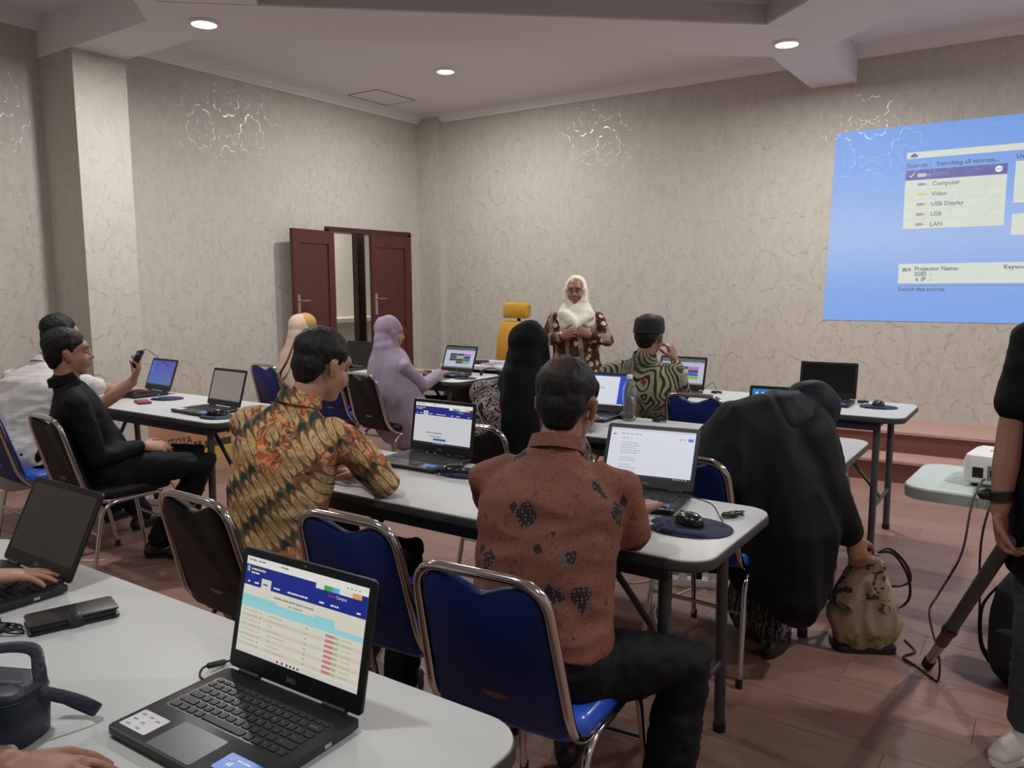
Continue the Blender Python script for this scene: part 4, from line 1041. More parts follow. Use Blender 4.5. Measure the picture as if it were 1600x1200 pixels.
    if skirt:
        q.limb([hip, (K_['R']+K_['L'])*.5], [.13*br, .12*br], 14); q.limb([(K_['R']+K_['L'])*.5, (F_['R']+F_['L'])*.5+V((0, 0, .13))], [.12*br, .13*br], 14)
    tm = remesh(q, .013, 5, .5); wrinkle(tm, .006, 12, (1, 1, .8), seed+3); wrinkle(tm, .004, 16, (1, 1, 2), seed+4, True); tm.materials.append(bottom); link('skirt' if skirt else 'trousers', tm, t)
    # shoes
    for s in 'RL':
        f = F_[s]; an = f+V((0, 0, .075)); fd = V(foot_dir[s] if isinstance(foot_dir, dict) else (foot_dir or (fw.x, fw.y, 0))); fd.z = 0; fd.normalize(); sd = V((fd.y, -fd.x, 0))
        q = MB(); q.limb([an-fd*.025+V((0, 0, .01)), f+V((0, 0, .055))-fd*.02], [.040, .045], 10)
        q.limb([f-fd*.055+V((0, 0, .035)), f+fd*.04+V((0, 0, .038)), f+fd*.12+V((0, 0, .030)), f+fd*.165+V((0, 0, .026))], [(.036, .034), (.040, .036), (.044, .028), (.034, .022)], 12, sd, V((0, 0, 1)))
        me = remesh(q, .008, 3); me.materials.append(shoe); so2 = link('shoe', me, t)
        q = MB(); o_ = [(f+fd*(.055+.135*math.cos(a*PI/12))+sd*(.045*math.sin(a*PI/12)*(1+.12*math.cos(a*PI/12)))) for a in range(24)]
        q.rings([[(p.x, p.y, z) for p in o_] for z in (.001, .016)]); q.build('sole', RUBBER if shoe is SHOEB else WHITEP, so2, 40)
    return dict(t=t, base=base, up=up, rt=rt, fw=fw, neck=neck, hip=hip, sh=sh, E=E_, W=Wr, H=Hd, head=head)
def scarf(P, m_, name='headscarf', drape=(), inner=None, vox=.010, amp=.006, face=.0, seed=3, fold=(1, 1, .35), tight=1.0, chin=True, neckr=.085):
    """headscarf: a cap hugging the skull that leaves the face free, the throat wrap, and draped cloth"""
    c, A = P['H']; q = MB(); X = lambda x, y, z: c+A @ V((x, y, z))
    q.ell(X(0, -.026+face, .034), (.093*tight, .098*tight, .096*tight), A, 18, 12)
    q.ell(X(0, -.040+face, -.045), (.092*tight, .080*tight, .095), A, 16, 10)
    if chin: q.limb([X(-.075, .0, .01), X(-.072, .022, -.06), X(-.038, .046, -.115), X(0, .052, -.128), X(.038, .046, -.115), X(.072, .022, -.06), X(.075, .0, .01)], [.024, .026, .026, .028, .026, .026, .024], 10)
    q.limb([X(0, -.02, -.07), P['neck']+P['up']*.0], [.082, neckr], 14)
    for pts, rad, a, b in drape: q.limb(pts, rad, 20, a, b, k=2.3)
    me = remesh(q, vox, 6); wrinkle(me, amp*.7, 9, fold, seed); wrinkle(me, amp*.45, 14, fold, seed+4, True)
    me.materials.append(m_); return link(name, me, P['t'])
# ---------------------------------------------------------------- the people
DN = (0, 0, -1)
P = person('person', 'man in a rust-brown batik shirt seen from behind, typing', (-1.0, 1.575, .53), (-1.07, 1.77, 1.005), (-1.075, 1.84, 1.13), (-.22, 1, -.22), (.93, .36, 0),
    {'R': (-.74, 1.74, 0), 'L': (-1.16, 2.0, 0)}, {'R': (-.735, 1.87, .47), 'L': (-1.17, 2.0, .5)},
    {'R': ((-.952, 2.03, .808), (-.05, 1, .0), DN, .25, .3, .2), 'L': ((-1.22, 2.08, .806), (.1, .95, 0), DN, .3, .2, .2)}, {'R': {'at': (-.88, 1.83, .80)}, 'L': {'at': (-1.32, 1.86, .80)}},
    RUST, BLKT, SK2, 1.12, .0, 'short', hairm('thinning_black_hair', (-.075, .225, 1.217)), 0, .99, .005, False, seed=2, sc=1.0, amp=.008, puff=.018)
P = person('person', 'young man in a tan and orange batik shirt leaning on the table', (-2.06, 1.60, .54), (-2.04, 1.74, 1.055), (-2.015, 1.83, 1.185), (.12, 1, -.32), (.90, .43, 0),
    {'R': (-1.80, 1.95, 0), 'L': (-2.15, 2.1, 0)}, {'R': (-1.80, 1.99, .52), 'L': (-2.16, 2.03, .52)},
    {'R': ((-2.0, 1.985, .785), (-1, .25, .02), DN, .3, .1, .2), 'L': ((-2.15, 2.02, .785), (.5, .9, 0), DN, .3, .1, .2)}, {'R': {'at': (-1.80, 1.90, .79)}, 'L': {'at': (-2.34, 1.86, .80)}},
    TAN, BLKT, SK1, 1.3, .07, 'short', None, 0, .98, .005, True, seed=4, amp=.008)
P = person('person', 'man in a black shirt leaning back and holding up a mouse', (-3.94, 2.13, .53), (-4.0, 1.965, .985), (-3.995, 1.985, 1.13), (.40, .91, .02), (.90, -.42, 0),
    {'R': (-3.92, 2.36, 0), 'L': (-3.80, 2.42, 0)}, {'R': (-3.63, 2.46, .53), 'L': (-3.86, 2.56, .53)},
    {'R': ((-3.80, 2.22, .645), (.35, .9, -.1), (-.6, 0, -.8), .35, .1, .2), 'L': ((-3.99, 2.30, .955), (.25, .35, .9), (-.55, -.75, .35), .75, .1, .5)}, {'R': None, 'L': {'at': (-4.06, 2.14, .83)}},
    BLKS, BLKT, SK1, {'R': 1.88, 'L': .95}, .06, 'short', None, 0, 1.08, .0065, True, seed=6, foot_dir=(.55, .8, 0))
LH_ = P['base']+P['W']['L']
P = person('person', 'man in a white checked shirt at the left edge, half hidden', (-4.70, 1.98, .53), (-4.79, 2.24, 1.0), (-4.82, 2.36, 1.17), (.15, 1, -.1), (.93, .3, 0),
    {'R': (-4.5, 2.6, 0), 'L': (-4.8, 2.6, 0)}, None,
    {'R': ((-4.86, 2.74, .80), (.1, .95, 0), DN, .2, .25, .2), 'L': ((-5.0, 2.74, .80), (0, 1, 0), DN, .3, .2, .2)}, {},
    GRID, BLKT, SK1, .9, .04, 'short', None, 0, 1.1, .0065, False, seed=8, puff=.02)
P = person('person', 'woman in a beige and ochre headscarf by the left wall', (-5.05, 4.36, .52), (-5.01, 4.30, .96), (-4.985, 4.33, 1.105), (.35, .95, -.1), (.95, -.2, 0),
    {'R': (-4.95, 4.75, 0), 'L': (-5.15, 4.75, 0)}, None, {'R': ((-4.88, 4.62, .80), (0, 1, 0), DN), 'L': ((-5.1, 4.62, .80), (0, 1, 0), DN)}, {},
    BEIGE, BROWNT, SK1, 1.9, .05, None, vox=.009, seed=9, skirt=True, collar=False, w=.95)
n_, u_, r_, f_ = P['neck'], P['up'], P['rt'], P['fw']
SC = scarf(P, BEIGE, 'headscarf', [([n_+u_*.04, n_-u_*.06, n_-u_*.26-f_*.03, n_-u_*.36-f_*.03], [(.10, .09), (.20, .13), (.225, .165), (.22, .165)], r_, f_)], seed=11, vox=.011)
c, A = P['H']; q = MB(); q.ell(c+A @ V((0, .012, .052)), (.092, .089, .083), A, 18, 12); me = remesh(q, .009, 3); wrinkle(me, .003, 20, (1, 1, 1), 3); me.materials.append(OCHRE); link('headscarf_crown', me, P['t'])
q = MB(); q.tube(smooth_path([c+A @ V((.07, -.075, -.05)), n_-u_*.06+r_*.10-f_*.165, n_-u_*.2+r_*.03-f_*.205, n_-u_*.28+r_*.14-f_*.165, n_-u_*.3+r_*.215-f_*.06], 6), .012, 8, flat=.5); q.build('scarf_trim', BROWNT, SC, 60)
P = person('person', 'woman in a long lilac headscarf seated before the door', (-3.95, 4.32, .52), (-3.97, 4.22, .96), (-3.965, 4.25, 1.11), (.55, .83, -.12), (.92, -.25, 0),
    {'R': (-3.75, 4.7, 0), 'L': (-3.95, 4.72, 0)}, None, {'R': ((-3.77, 4.57, .80), (-.2, 1, 0), DN), 'L': ((-4.02, 4.56, .80), (0, 1, 0), DN)}, {'R': {'at': (-3.74, 4.33, .73)}},
    LILAC, BLKT, SK1, 1.9, .05, None, vox=.009, seed=12, skirt=True, collar=False)
n_, u_, r_, f_ = P['neck'], P['up'], P['rt'], P['fw']
scarf(P, LILAC, 'headscarf', [([n_+u_*.05, n_-u_*.05, n_-u_*.25-f_*.02, n_-u_*.45-f_*.02, n_-u_*.58+r_*.03], [(.10, .09), (.19, .13), (.24, .18), (.265, .20), (.255, .18)], r_, f_)], seed=13, amp=.007)
P = person('person', 'woman in a black headscarf over a black and white printed top', (-2.06, 3.02, .53), (-2.0, 3.03, 1.01), (-1.985, 3.07, 1.155), (.1, 1, -.15), (.9, .3, 0),
    {'R': (-1.95, 3.5, 0), 'L': (-2.15, 3.5, 0)}, None, {'R': ((-1.88, 3.38, .80), (-.1, 1, 0), DN), 'L': ((-2.14, 3.38, .80), (.1, 1, 0), DN)}, {},
    MONO, BLKT, SK1, 1.9, .06, None, vox=.009, seed=15, skirt=True, collar=False, w=1.12, puff=.05)
n_, u_, r_, f_ = P['neck'], P['up'], P['rt'], P['fw']
scarf(P, BLKH, 'headscarf', [([n_+u_*.08, n_-u_*.04, n_-u_*.18-f_*.02], [(.095, .09), (.13, .11), (.12, .12)], r_, f_), ([n_-f_*.06+u_*.04, n_-f_*.115-u_*.15+r_*.03, n_-f_*.13-u_*.30+r_*.06, n_-f_*.12-u_*.45+r_*.10], [(.09, .05), (.10, .045), (.085, .04), (.04, .03)], r_, f_)], seed=16, amp=.009)
P = person('person', 'man in a black cap and sage swirl-patterned shirt seen from behind', (-2.05, 4.36, .53), (-1.965, 4.25, 1.01), (-1.955, 4.30, 1.15), (.0, 1, -.12), (.88, .47, 0),
    {'R': (-1.9, 4.8, 0), 'L': (-2.15, 4.8, 0)}, None, {'R': ((-1.865, 4.46, 1.0), (-.35, .1, .9), (-.9, .2, -.2), .9, .05, .3), 'L': ((-2.1, 4.7, .80), (.1, 1, 0), DN)}, {'R': {'at': (-1.79, 4.40, .80)}},
    SAGE, BLKT, SK2, 1.8, .05, 'short', None, 0, 1.1, .0075, seed=17, puff=.015)
c, A = P['H']; q = MB(); rs = []
for z, s in ((.018, 1.02), (.022, 1.035), (.075, 1.0), (.098, .95), (.110, .84), (.116, .6), (.118, .02)):
    rs.append([c+A @ V((.084*s*math.cos(k*PI/12), -.018+.104*s*math.sin(k*PI/12), z+.012*math.sin(k*PI/12))) for k in range(24)])
q.rings(rs); q.build('cap', mat('black_velvet_cap', S(22, 23, 28), .85, var=.2, scale=300), P['t'], 50)
P = person('person', 'woman in a cream headscarf and maroon batik standing with clasped hands', (-3.06, 5.37, .82), (-3.055, 5.36, 1.275), (-3.05, 5.34, 1.40), (.38, -.92, -.02), (-.87, -.5, 0),
    {'R': (-3.16, 5.35, 0), 'L': (-2.98, 5.45, 0)}, {'R': (-3.13, 5.31, .43), 'L': (-2.99, 5.39, .43)},
    {'R': ((-3.05, 5.15, 1.065), (.75, -.25, .28), (.5, .7, .1), .65, .05, .3), 'L': ((-2.87, 5.25, 1.075), (-.75, -.45, .35), (-.4, .75, -.2), .5, .05, .35)}, {'R': {'at': (-3.235, 5.215, 1.02)}, 'L': {'at': (-2.82, 5.425, 1.02)}},
    MAROON, MAROON, SK2, 1.85, .34, None, vox=.0055, face=True, glasses=True, seed=19, skirt=True, collar=False, sc=.93, w=1.0, bottom_r=1.25, puff=.02, shoulder_w=.165)
n_, u_, r_, f_ = P['neck'], P['up'], P['rt'], P['fw']
scarf(P, CREAM, 'headscarf', [([n_+u_*.05, n_-u_*.03, n_-u_*.09+f_*.015], [(.09, .08), (.14, .11), (.155, .125)], r_, f_), ([n_-u_*.04+f_*.08+r_*.1, n_-u_*.13+f_*.13, n_-u_*.05+f_*.085-r_*.10], [.045, .06, .045], None, None)], seed=20, vox=.007, amp=.005, tight=.94, face=-.012, neckr=.075, fold=(.5, 1, 1.2))
P = person('person', 'woman in a flowing black robe and dark headscarf bending down to a bag', (-1.02, 2.97, .55), (-.88, 3.05, .89), (-.765, 3.20, .925), (.55, .6, -.6), (.72, -.35, -.6),
    {'R': (-.84, 3.05, 0), 'L': (-1.0, 3.3, 0)}, {'R': (-.82, 3.22, .5), 'L': (-1.02, 3.36, .5)},
    {'R': ((-.575, 3.13, .50), (.25, 0, -.9), (-.5, .8, 0), .7, .1, .3), 'L': ((-.85, 3.3, .68), (.1, .5, -.5), DN)}, {'R': {'at': (-.66, 3.06, .66)}},
    ABAYA, FOLI, SK2, 1.85, .05, None, vox=.0075, seed=21, skirt=True, collar=False, w=1.1, bottom_r=1.1, puff=.03, foot_dir=(0, 1, 0))
B_ = P['base']; lc = lambda *p: V(p)-B_
scarf(P, NAVYH, 'headscarf', [([lc(-.78, 3.16, .93), lc(-.84, 3.06, .92)], [.10, .12], None, None)], seed=22, amp=.007, tight=1.14)
q = MB()
q.limb([lc(-1.05, 2.90, .52), lc(-1.0, 2.90, .74), lc(-.93, 2.96, .90), lc(-.85, 3.06, .95)], [.18, .18, .14, .10], 16)
q.limb([lc(-.90, 3.0, .90), lc(-.83, 3.0, .72), lc(-.76, 2.96, .50), lc(-.715, 2.90, .31)], [.13, .175, .18, .11], 16)
q.limb([lc(-1.0, 2.95, .7), lc(-.93, 2.95, .52), lc(-.85, 2.93, .38)], [.2, .19, .13], 16)
q.limb([lc(-.76, 3.08, .86), lc(-.68, 3.07, .68), lc(-.60, 3.12, .52)], [.12, .105, .06], 14)
q.limb([lc(-.80, 3.14, .90), lc(-.74, 3.14, .74)], [.13, .12], 14)
me = remesh(q, .012, 7); wrinkle(me, .010, 6, (1, 1, .3), 23); wrinkle(me, .007, 9, (1, 1, .18), 24, True); me.materials.append(ABAYA); link('robe_drape', me, P['t'])
P = person('person', 'man in a black T-shirt at the right edge gripping a stand leg', (.12, 2.72, .88), (.115, 2.70, 1.365), (.09, 2.66, 1.52), (-.45, -.8, -.3), (-.89, .45, 0),
    {'R': (.02, 2.83, 0), 'L': (.25, 2.75, 0)}, {'R': (.03, 2.75, .47), 'L': (.24, 2.65, .47)},
    {'R': ((-.095, 2.635, .80), (.12, .03, -1), (.9, -.2, .1), .8, .05, .4), 'L': ((.36, 2.5, .95), (0, -.3, -.9), (-1, 0, 0), .3, .1, .3)}, {'R': {'at': (-.085, 2.72, 1.02)}},
    BLKS, GREYD, SK2, .72, .25, 'short', None, 0, 1.05, .005, True, seed=25, shoe=SHOEW, puff=.03)
c_ = P['W']['R']; q = MB(); q.tube([c_+V((-.003, .0, .055)), c_+V((-.001, 0, .030))], .036, 16, flat=.85); wt = q.build('wristwatch', BLACKP, P['t'], 50)
q = MB(); q.limb([c_+V((-.036, -.01, .043)), c_+V((-.042, -.012, .042))], [(.018, .018), (.016, .016)], 14); q.build('watch_case', BLACKP, wt, 50)
P = person('person', 'seated person cut off at the left edge, hand on the dark-screened laptop', (-2.08, .0, .53), (-2.05, .16, 1.03), (-2.05, .24, 1.18), (.05, 1, -.2), (1, 0, 0),
    {'R': (-1.98, .5, 0), 'L': (-2.2, .5, 0)}, None, {'R': ((-1.92, .72, .815), (.25, .95, -.12), (.1, 0, -1), [.10, .15, .22, .3], .45, .15), 'L': ((-2.22, .66, .81), (.1, 1, 0), DN)}, {},
    PALEB, BLKT, SK1, 1.85, .05, 'short', None, 0, 1.0, .004, seed=27)
P = person('person', 'seated person in teal cut off at the lower left, ringed hand on the table', (-1.42, .02, .53), (-1.39, .13, 1.0), (-1.38, .2, 1.14), (.1, 1, -.2), (.97, -.1, 0),
    {'R': (-1.3, .5, 0), 'L': (-1.5, .5, 0)}, None, {'R': ((-1.165, .455, .785), (.88, .45, -.02), (.1, 0, -1), .22, .15, .15), 'L': ((-1.52, .27, .66), (.3, 1, 0), DN)}, {'R': {'at': (-1.29, .24, .83)}},
    TEAL, BLKT, SK2, 1.82, .05, None, vox=.004, seed=28, skirt=True, collar=False)
n_, u_, r_, f_ = P['neck'], P['up'], P['rt'], P['fw']
scarf(P, TEAL, 'headscarf', [([n_+u_*.05, n_-u_*.05, n_-u_*.16], [(.10, .09), (.17, .12), (.18, .13)], r_, f_)], seed=29)
c_ = P['W']['R']; d_ = V((.88, .45, -.02)).normalized(); q = MB(); q.tube([c_-d_*.022, c_-d_*.004], .031, 18, flat=.9); q.build('bracelet', CHROME, P['t'], 40)
# the mouse held up by the man in black
def mouse_mesh():
    q = MB(); rs = []
    for i in range(9):
        t_ = i/8; z = .034*math.sin(PI*.5*min(1, t_*1.0)); k = math.cos(PI*.5*t_)**.6
        rs.append([(.031*k*math.cos(a*PI/10)*(1-.08*math.sin(a*PI/10)), .055*k*math.sin(a*PI/10)-.006*t_, z) for a in range(20)])
    q.rings(rs); return q
def mouse(label, loc, rz, tail=None, rot=None, group='black computer mice'):
    t = thing('computer_mouse', label, 'mouse', loc, rz, group)
    if rot: t.rotation_euler = rot
    mouse_mesh().build('shell', mat('mouse_black', S(20, 20, 22), .25), t, 60)
    q = MB(); q.M = Matrix.Translation((0, .032, .024)) @ Matrix.Rotation(PI/2, 4, 'Y'); q.lathe([(.006, -.0035), (.009, -.003), (.009, .003), (.006, .0035)], 14); q.build('scroll_wheel', GREYM, t, 60)
    if tail:
        q = MB(); q.tube(smooth_path(tail, 6), .0018, 6); q.build('cable', CABLE, t, 60)
    return t
mouse('black mouse held up in the hand of the man in black', LH_+V((.03, .035, .115)), 0, [(0, .05, .01), (.0, .062, -.01), (.02, .05, -.07), (.05, .03, -.14)], (math.radians(65), 0, math.radians(-40)))
# ---------------------------------------------------------------- small things on the tables
TZ = .7505
NAVYP = mat('navy_mouse_pad', S(24, 32, 66), .8, var=.12, scale=300)
def mouse_pad(label, x, y, rz=0, sc=1.0):
    t = thing('mouse_pad', label, 'mouse pad', (x, y, TZ), rz, 'navy mouse pads')
    o = [V((.125*math.cos(a), .105*math.sin(a)))*sc for a in [k*2*PI/40 for k in range(40)]]
    o = [V((p.x-(.030*math.exp(-((p.y+.012)/.022)**2) if p.x < 0 else 0)*-1, p.y*(1.0 if p.y > -.07 else .95))) for p in o]
    q = MB(); q.prism([(p.x, p.y) for p in o], 0, .004, .0012); q.build('pad', NAVYP, t, 30)
    q = MB(); q.limb([(-.055*sc, -.072*sc, .004), (.055*sc, -.072*sc, .004)], [(.018, .010), (.018, .010)], 12, (0, 1, 0), (0, 0, 1)); q.build('wrist_rest', NAVYP, t, 60)
def coil(name, label, x, y, rz=0, sc=1.0, tail=None, col=None):
    t = thing(name, label, 'cable', (x, y, TZ), rz, 'bundled cables on the tables')
    q = MB(); pts = []
    for i in range(34):
        a = i*.72; pts.append((.038*sc*math.cos(a)*(1+.1*math.sin(i)), .013*sc*math.sin(a)*(1+.15*math.cos(i*1.7)), .003+.012*(.5+.5*math.sin(i*.9))))
    q.tube(smooth_path(pts, 3), .0018, 5); q.build('loops', col or CABLE, t, 60)
    q = MB(); q.tube([(-.004, -.014, .008), (-.004, .014, .008)], .007, 8); q.build('tie', CABLE, t, 60)
    if tail: q = MB(); q.tube(smooth_path(tail, 6), .0018, 6); q.build('lead', col or CABLE, t, 60)
mouse_pad('navy mouse pad near the rounded table end beside the white document laptop', -.835, 2.13, math.radians(8))
mouse('shiny black mouse on the pad near the rounded table end', (-.845, 2.155, TZ+.0045), math.radians(60), [(-.02, .05, .008), (-.015, .075, .03), (.05, .11, .05), (.09, .02, .045), (.085, -.03, .02), (.07, -.07, .002)])
coil('mouse_cable_bundle', 'bundled mouse lead with a red tie at the rounded table end', -.765, 2.30, math.radians(55))
mouse_pad('navy mouse pad beside the navy-bar page laptop', -1.785, 2.30, math.radians(5), .8)
mouse('black mouse with its lead wrapped round beside the navy-bar page laptop', (-1.81, 2.27, TZ+.0045), math.radians(-50), [(.0, .052, .008), (.04, .06, .006), (.05, 0, .004), (.04, -.06, .004), (-.03, -.07, .004), (-.05, -.02, .004)])
mouse_pad('navy mouse pad at the free end of the table by the wall', -3.70, 2.60, 0, .85)
mouse('black mouse on the pad at the free end of the table by the wall', (-3.74, 2.62, TZ+.0045), math.radians(-60), [(0, .05, .01), (-.05, .09, .02), (-.03, .14, .004)])
mouse_pad('empty navy mouse pad beside the red phone', -4.58, 2.86, math.radians(10), .85)
mouse_pad('navy mouse pad beside the tiles laptop near the lilac headscarf', -3.66, 4.73, 0, .75)
mouse('black mouse beside the tiles laptop near the lilac headscarf', (-3.68, 4.75, TZ+.0045), math.radians(10))
mouse_pad('navy mouse pad at the stage-side end beside the black-screened laptop', -.80, 4.86, 0, .85)
mouse('black mouse at the stage-side end beside the black-screened laptop', (-.80, 4.88, TZ+.0045), math.radians(30))
coil('mouse_cable_bundle', 'bundled black lead just right of the black-screened laptop', -.90, 4.98, 0, .8)
mouse_pad('navy mouse pad in front of the bending woman', -.80, 3.40, math.radians(-5), .85)
mouse('black mouse in front of the bending woman', (-.83, 3.42, TZ+.0045), math.radians(20), [(0, .05, .01), (.04, .1, .03), (.08, .12, .01), (.05, .16, .004)])
coil('mouse_cable_bundle', 'bundled lead at the back edge behind the bending woman', -.83, 3.62, math.radians(70), .8)
mouse('black mouse beside the search-page laptop', (-1.83, 3.74, TZ), math.radians(70), [(0, .05, .01), (.06, .08, .02), (.12, .03, .004), (.16, -.04, .003)])
coil('mouse_cable_bundle', 'bundled lead on the table right of the water bottle', -1.64, 3.74, math.radians(15), .9, [(0, 0, .01), (.02, .03, .06), (-.03, .05, .08), (-.05, .02, .01)])
coil('mouse_cable_bundle', 'bundled lead right of the tiles laptop and the man in the black cap', -1.77, 4.93, 0, .9, [(0, 0, .01), (-.03, .03, .06), (-.08, .05, .04), (-.1, .03, .006)])
coil('earphone_cable', 'thin black cable coil at the left edge of the foreground table', -1.735, .69, .4, 1.2, [(0, 0, .01), (-.06, .04, .02), (-.1, -.02, .03), (-.04, -.08, .01), (.05, -.05, .004)])
# red phone, black wallet case, navy handbag
t = thing('mobile_phone', 'dark red mobile phone lying on the table by the wall', 'phone', (-4.55, 2.68, TZ), math.radians(-20))
q = MB(); q.prism(rr(.155, .075, .01, 4), 0, .012, .003, 0, .003); q.build('case', mat('dark_red_case', S(112, 44, 48), .45), t, 40)
q = MB(); q.prism(rr(.145, .067, .008, 4), .0121, .0125); q.build('cover', mat('dark_red_cover', S(124, 52, 54), .4), t, 0)
t = thing('phone_wallet', 'black leather phone wallet on the foreground table', 'wallet', (-1.675, .80, TZ), math.radians(72))
LEA = mat('black_leather', S(20, 20, 22), .35, var=.15, scale=300, bump=.15)
q = MB(); q.prism(rr(.17, .085, .010, 5), 0, .007, .0025, 0, .0025); q.build('back_cover', LEA, t, 40)
q = MB(); q.prism(rr(.168, .083, .010, 5), .016, .022, .0025, 0, .0025); q.build('front_cover', LEA, t, 40)
q = MB(); q.prism(rr(.158, .078, .008, 5, 0, .001), .0072, .0158); q.build('phone_body', BLACKP, t, 40)
q = MB(); q.limb([(0, -.02, .0225), (0, -.045, .018), (0, -.0455, .004)], [(.014, .0018)]*3, 10, (1, 0, 0), None); q.build('clasp', LEA, t, 60)
t = thing('handbag', 'small navy leather handbag with a loose strap at the left edge', 'bag', (-1.345, 0.503, TZ), math.radians(25)); t.scale = (.72, .72, .72)
NAVL = mat('navy_leather', S(30, 32, 50), .45, var=.15, scale=120, bump=.2)
q = MB(); o = rr(.25, .13, .05, 7)
q.rings([[(x*s, y*s, z) for x, y in o] for z, s in ((0, .96), (.006, 1), (.06, 1.03), (.102, 1.0), (.108, .98))]); q.build('bag_body', NAVL, t, 50)
q = MB(); q.rings([[(x*s, y*s, z) for x, y in o] for z, s in ((.106, 1.02), (.118, 1.02), (.127, .93), (.131, .7), (.132, .3))]); q.build('lid', NAVL, t, 50)
q = MB(); q.tube([(p[0]*1.02, p[1]*1.02, .106) for p in o], .0028, 6, closed=True); q.build('zip', BLACKP, t, 50)
for k, pts in enumerate(([(-.1, .02, .13), (-.03, .06, .165), (.07, .06, .175), (.11, .03, .15), (.12, .02, .12)], [(.02, -.03, .132), (.1, -.01, .12), (.17, .05, .07), (.2, .085, .03), (.175, .10, .02), (.1, .095, .05)])):
    q = MB(); q.limb(smooth_path(pts, 6), [(.014, .0022)]*(6*(len(pts)-1)+1), 10, (.25, .75, .6), None); q.build('strap', NAVL, t, 60)
# water bottle
def glassm():
    g = G('clear_plastic'); n = g.noise(g.obj(), 40, 2); g.bump(n, .15, .003)
    return g.fin((.93, .95, .96, 1), .05, 0, Transmission_Weight=.96, IOR=1.25)
CLEAR = glassm()
t = thing('water_bottle', 'clear plastic water bottle with a white cap', 'bottle', (-1.79, 3.70, TZ), 0)
q = MB(); pr_ = [(.022, 0), (.033, .003), (.035, .012), (.0335, .03), (.035, .045), (.0335, .06), (.035, .075), (.0335, .09), (.0352, .11), (.0352, .155), (.032, .175), (.022, .20), (.0135, .213), (.0128, .228)]
q.lathe(pr_+[(.0118, .228), (.012, .213), (.021, .199), (.031, .174), (.0342, .155), (.0342, .11), (.0325, .09), (.034, .075), (.0325, .06), (.034, .045), (.0325, .03), (.034, .013), (.022, .002)], 24); q.build('bottle_shell', CLEAR, t, 60)
q = MB(); q.lathe([(.015, .218), (.0155, .220), (.0155, .236), (.014, .238), (.001, .238)], 20); q.build('cap', WHITEP, t, 50)
# desk clutter in the far corner
t = thing('pen_case', 'dark pen case on the corner desk', 'case', (-4.24, 5.68, .7505), math.radians(10))
q = MB(); q.prism(rr(.20, .07, .02, 4), 0, .035, .012, 0, .006); q.build('case_body', BLACKP, t, 40); q = MB(); q.tube([(-.09, 0, .036), (.09, 0, .036)], .003, 6); q.build('zip', GREYM, t, 40)
t = thing('notebook', 'pale blue and pink notebook on the corner desk', 'notebook', (-4.05, 5.66, .7505), math.radians(-5))
q = MB(); q.prism(rr(.15, .2, .004, 2), 0, .018); q.build('pages', mat('paper', S(225, 225, 222), .7), t, 0)
q = MB(); q.prism(rr(.152, .202, .004, 2), .018, .021); q.build('front_cover', mat('lilac_cover', S(120, 130, 200), .5), t, 0); q = MB(); q.prism(rr(.153, .04, .004, 2, 0, -.08), .021, .0225); q.build('label_band', mat('pink_band', S(206, 104, 120), .5), t, 0)
t = thing('paper_stack', 'loose stack of white paper on the corner desk', 'papers', (-3.52, 5.72, .7505), math.radians(12))
for i in range(3):
    q = MB(); q.prism(rr(.21, .297, .002, 1), i*.006, i*.006+.005); q.build('sheet', mat('paper', S(225, 225, 222), .7), t, 0, (0, 0, 0), (0, 0, .06*i))
t = thing('headset', 'black headset lying at the table end below the corner desk', 'headset', (-3.62, 5.00, TZ), math.radians(30))
q = MB(); q.tube([(.07*math.cos(a*PI/12), .07*math.sin(a*PI/12), .02+.03*math.sin(a*PI/12)) for a in range(13)], .006, 8); q.build('headband', BLACKP, t, 60)
for s in (-1, 1):
    q = MB(); q.M = Matrix.Translation((s*.07, 0, .026)) @ Matrix.Rotation(PI/2, 4, 'Y'); q.lathe([(.012, -.012), (.025, -.01), (.025, .01), (.012, .012)], 16); q.build('ear_cup', BLACKP, t, 50)
t = thing('stapler', 'small black item beside the lilac headscarf on the table', 'item', (-4.14, 4.86, TZ), math.radians(-15))
q = MB(); q.prism(rr(.11, .035, .01, 4), 0, .012, .003); q.build('base', BLACKP, t, 40); q = MB(); q.prism(rr(.10, .03, .01, 4), .012, .026, .006); q.build('top', BLACKP, t, 40)
# ---------------------------------------------------------------- floor: cartons, power strip, bags, stand
def carton(label, loc, sx, sy, sz, m_, paint):
    t = thing('carton', label, 'box', loc, 0)
    q = MB(); q.prism(rr(sx, sy, .004, 2), .0, sz-.004); q.build('carton_body', m_, t, 30)
    for s in (-1, 1):
        q = MB(); q.box(-sx/2, sx/2, .002*s if s > 0 else -sy/2, sy/2 if s > 0 else .002*s, sz-.004, sz); q.build('flap', m_, t, 0)
    q = MB(); q.box(-.025, .025, -sy/2-.001, sy/2+.001, sz, sz+.0008); q.box(-.025, .025, sy/2, sy/2+.001, sz-.08, sz); q.build('tape', mat('packing_tape', S(170, 120, 76), .25), t, 0)
    paint(t, sx/2+.0012, sy, sz); return t
KRAFT = mat('kraft_card', S(178, 130, 98), .8, var=.1, scale=20); YCARD = mat('yellow_card', S(196, 164, 80), .7, var=.05)
INK = mat('dark_print', S(72, 52, 46), .8); REDI = mat('red_print', S(168, 64, 54), .7)
def face_quad(t, name, x, y0, y1, z0, z1, m_, par=None):
    q = MB(); q.add([(x, y0, z0), (x, y1, z0), (x, y1, z1), (x, y0, z1)], [(0, 1, 2, 3)]); return q.build(name, m_, par or t, 0)
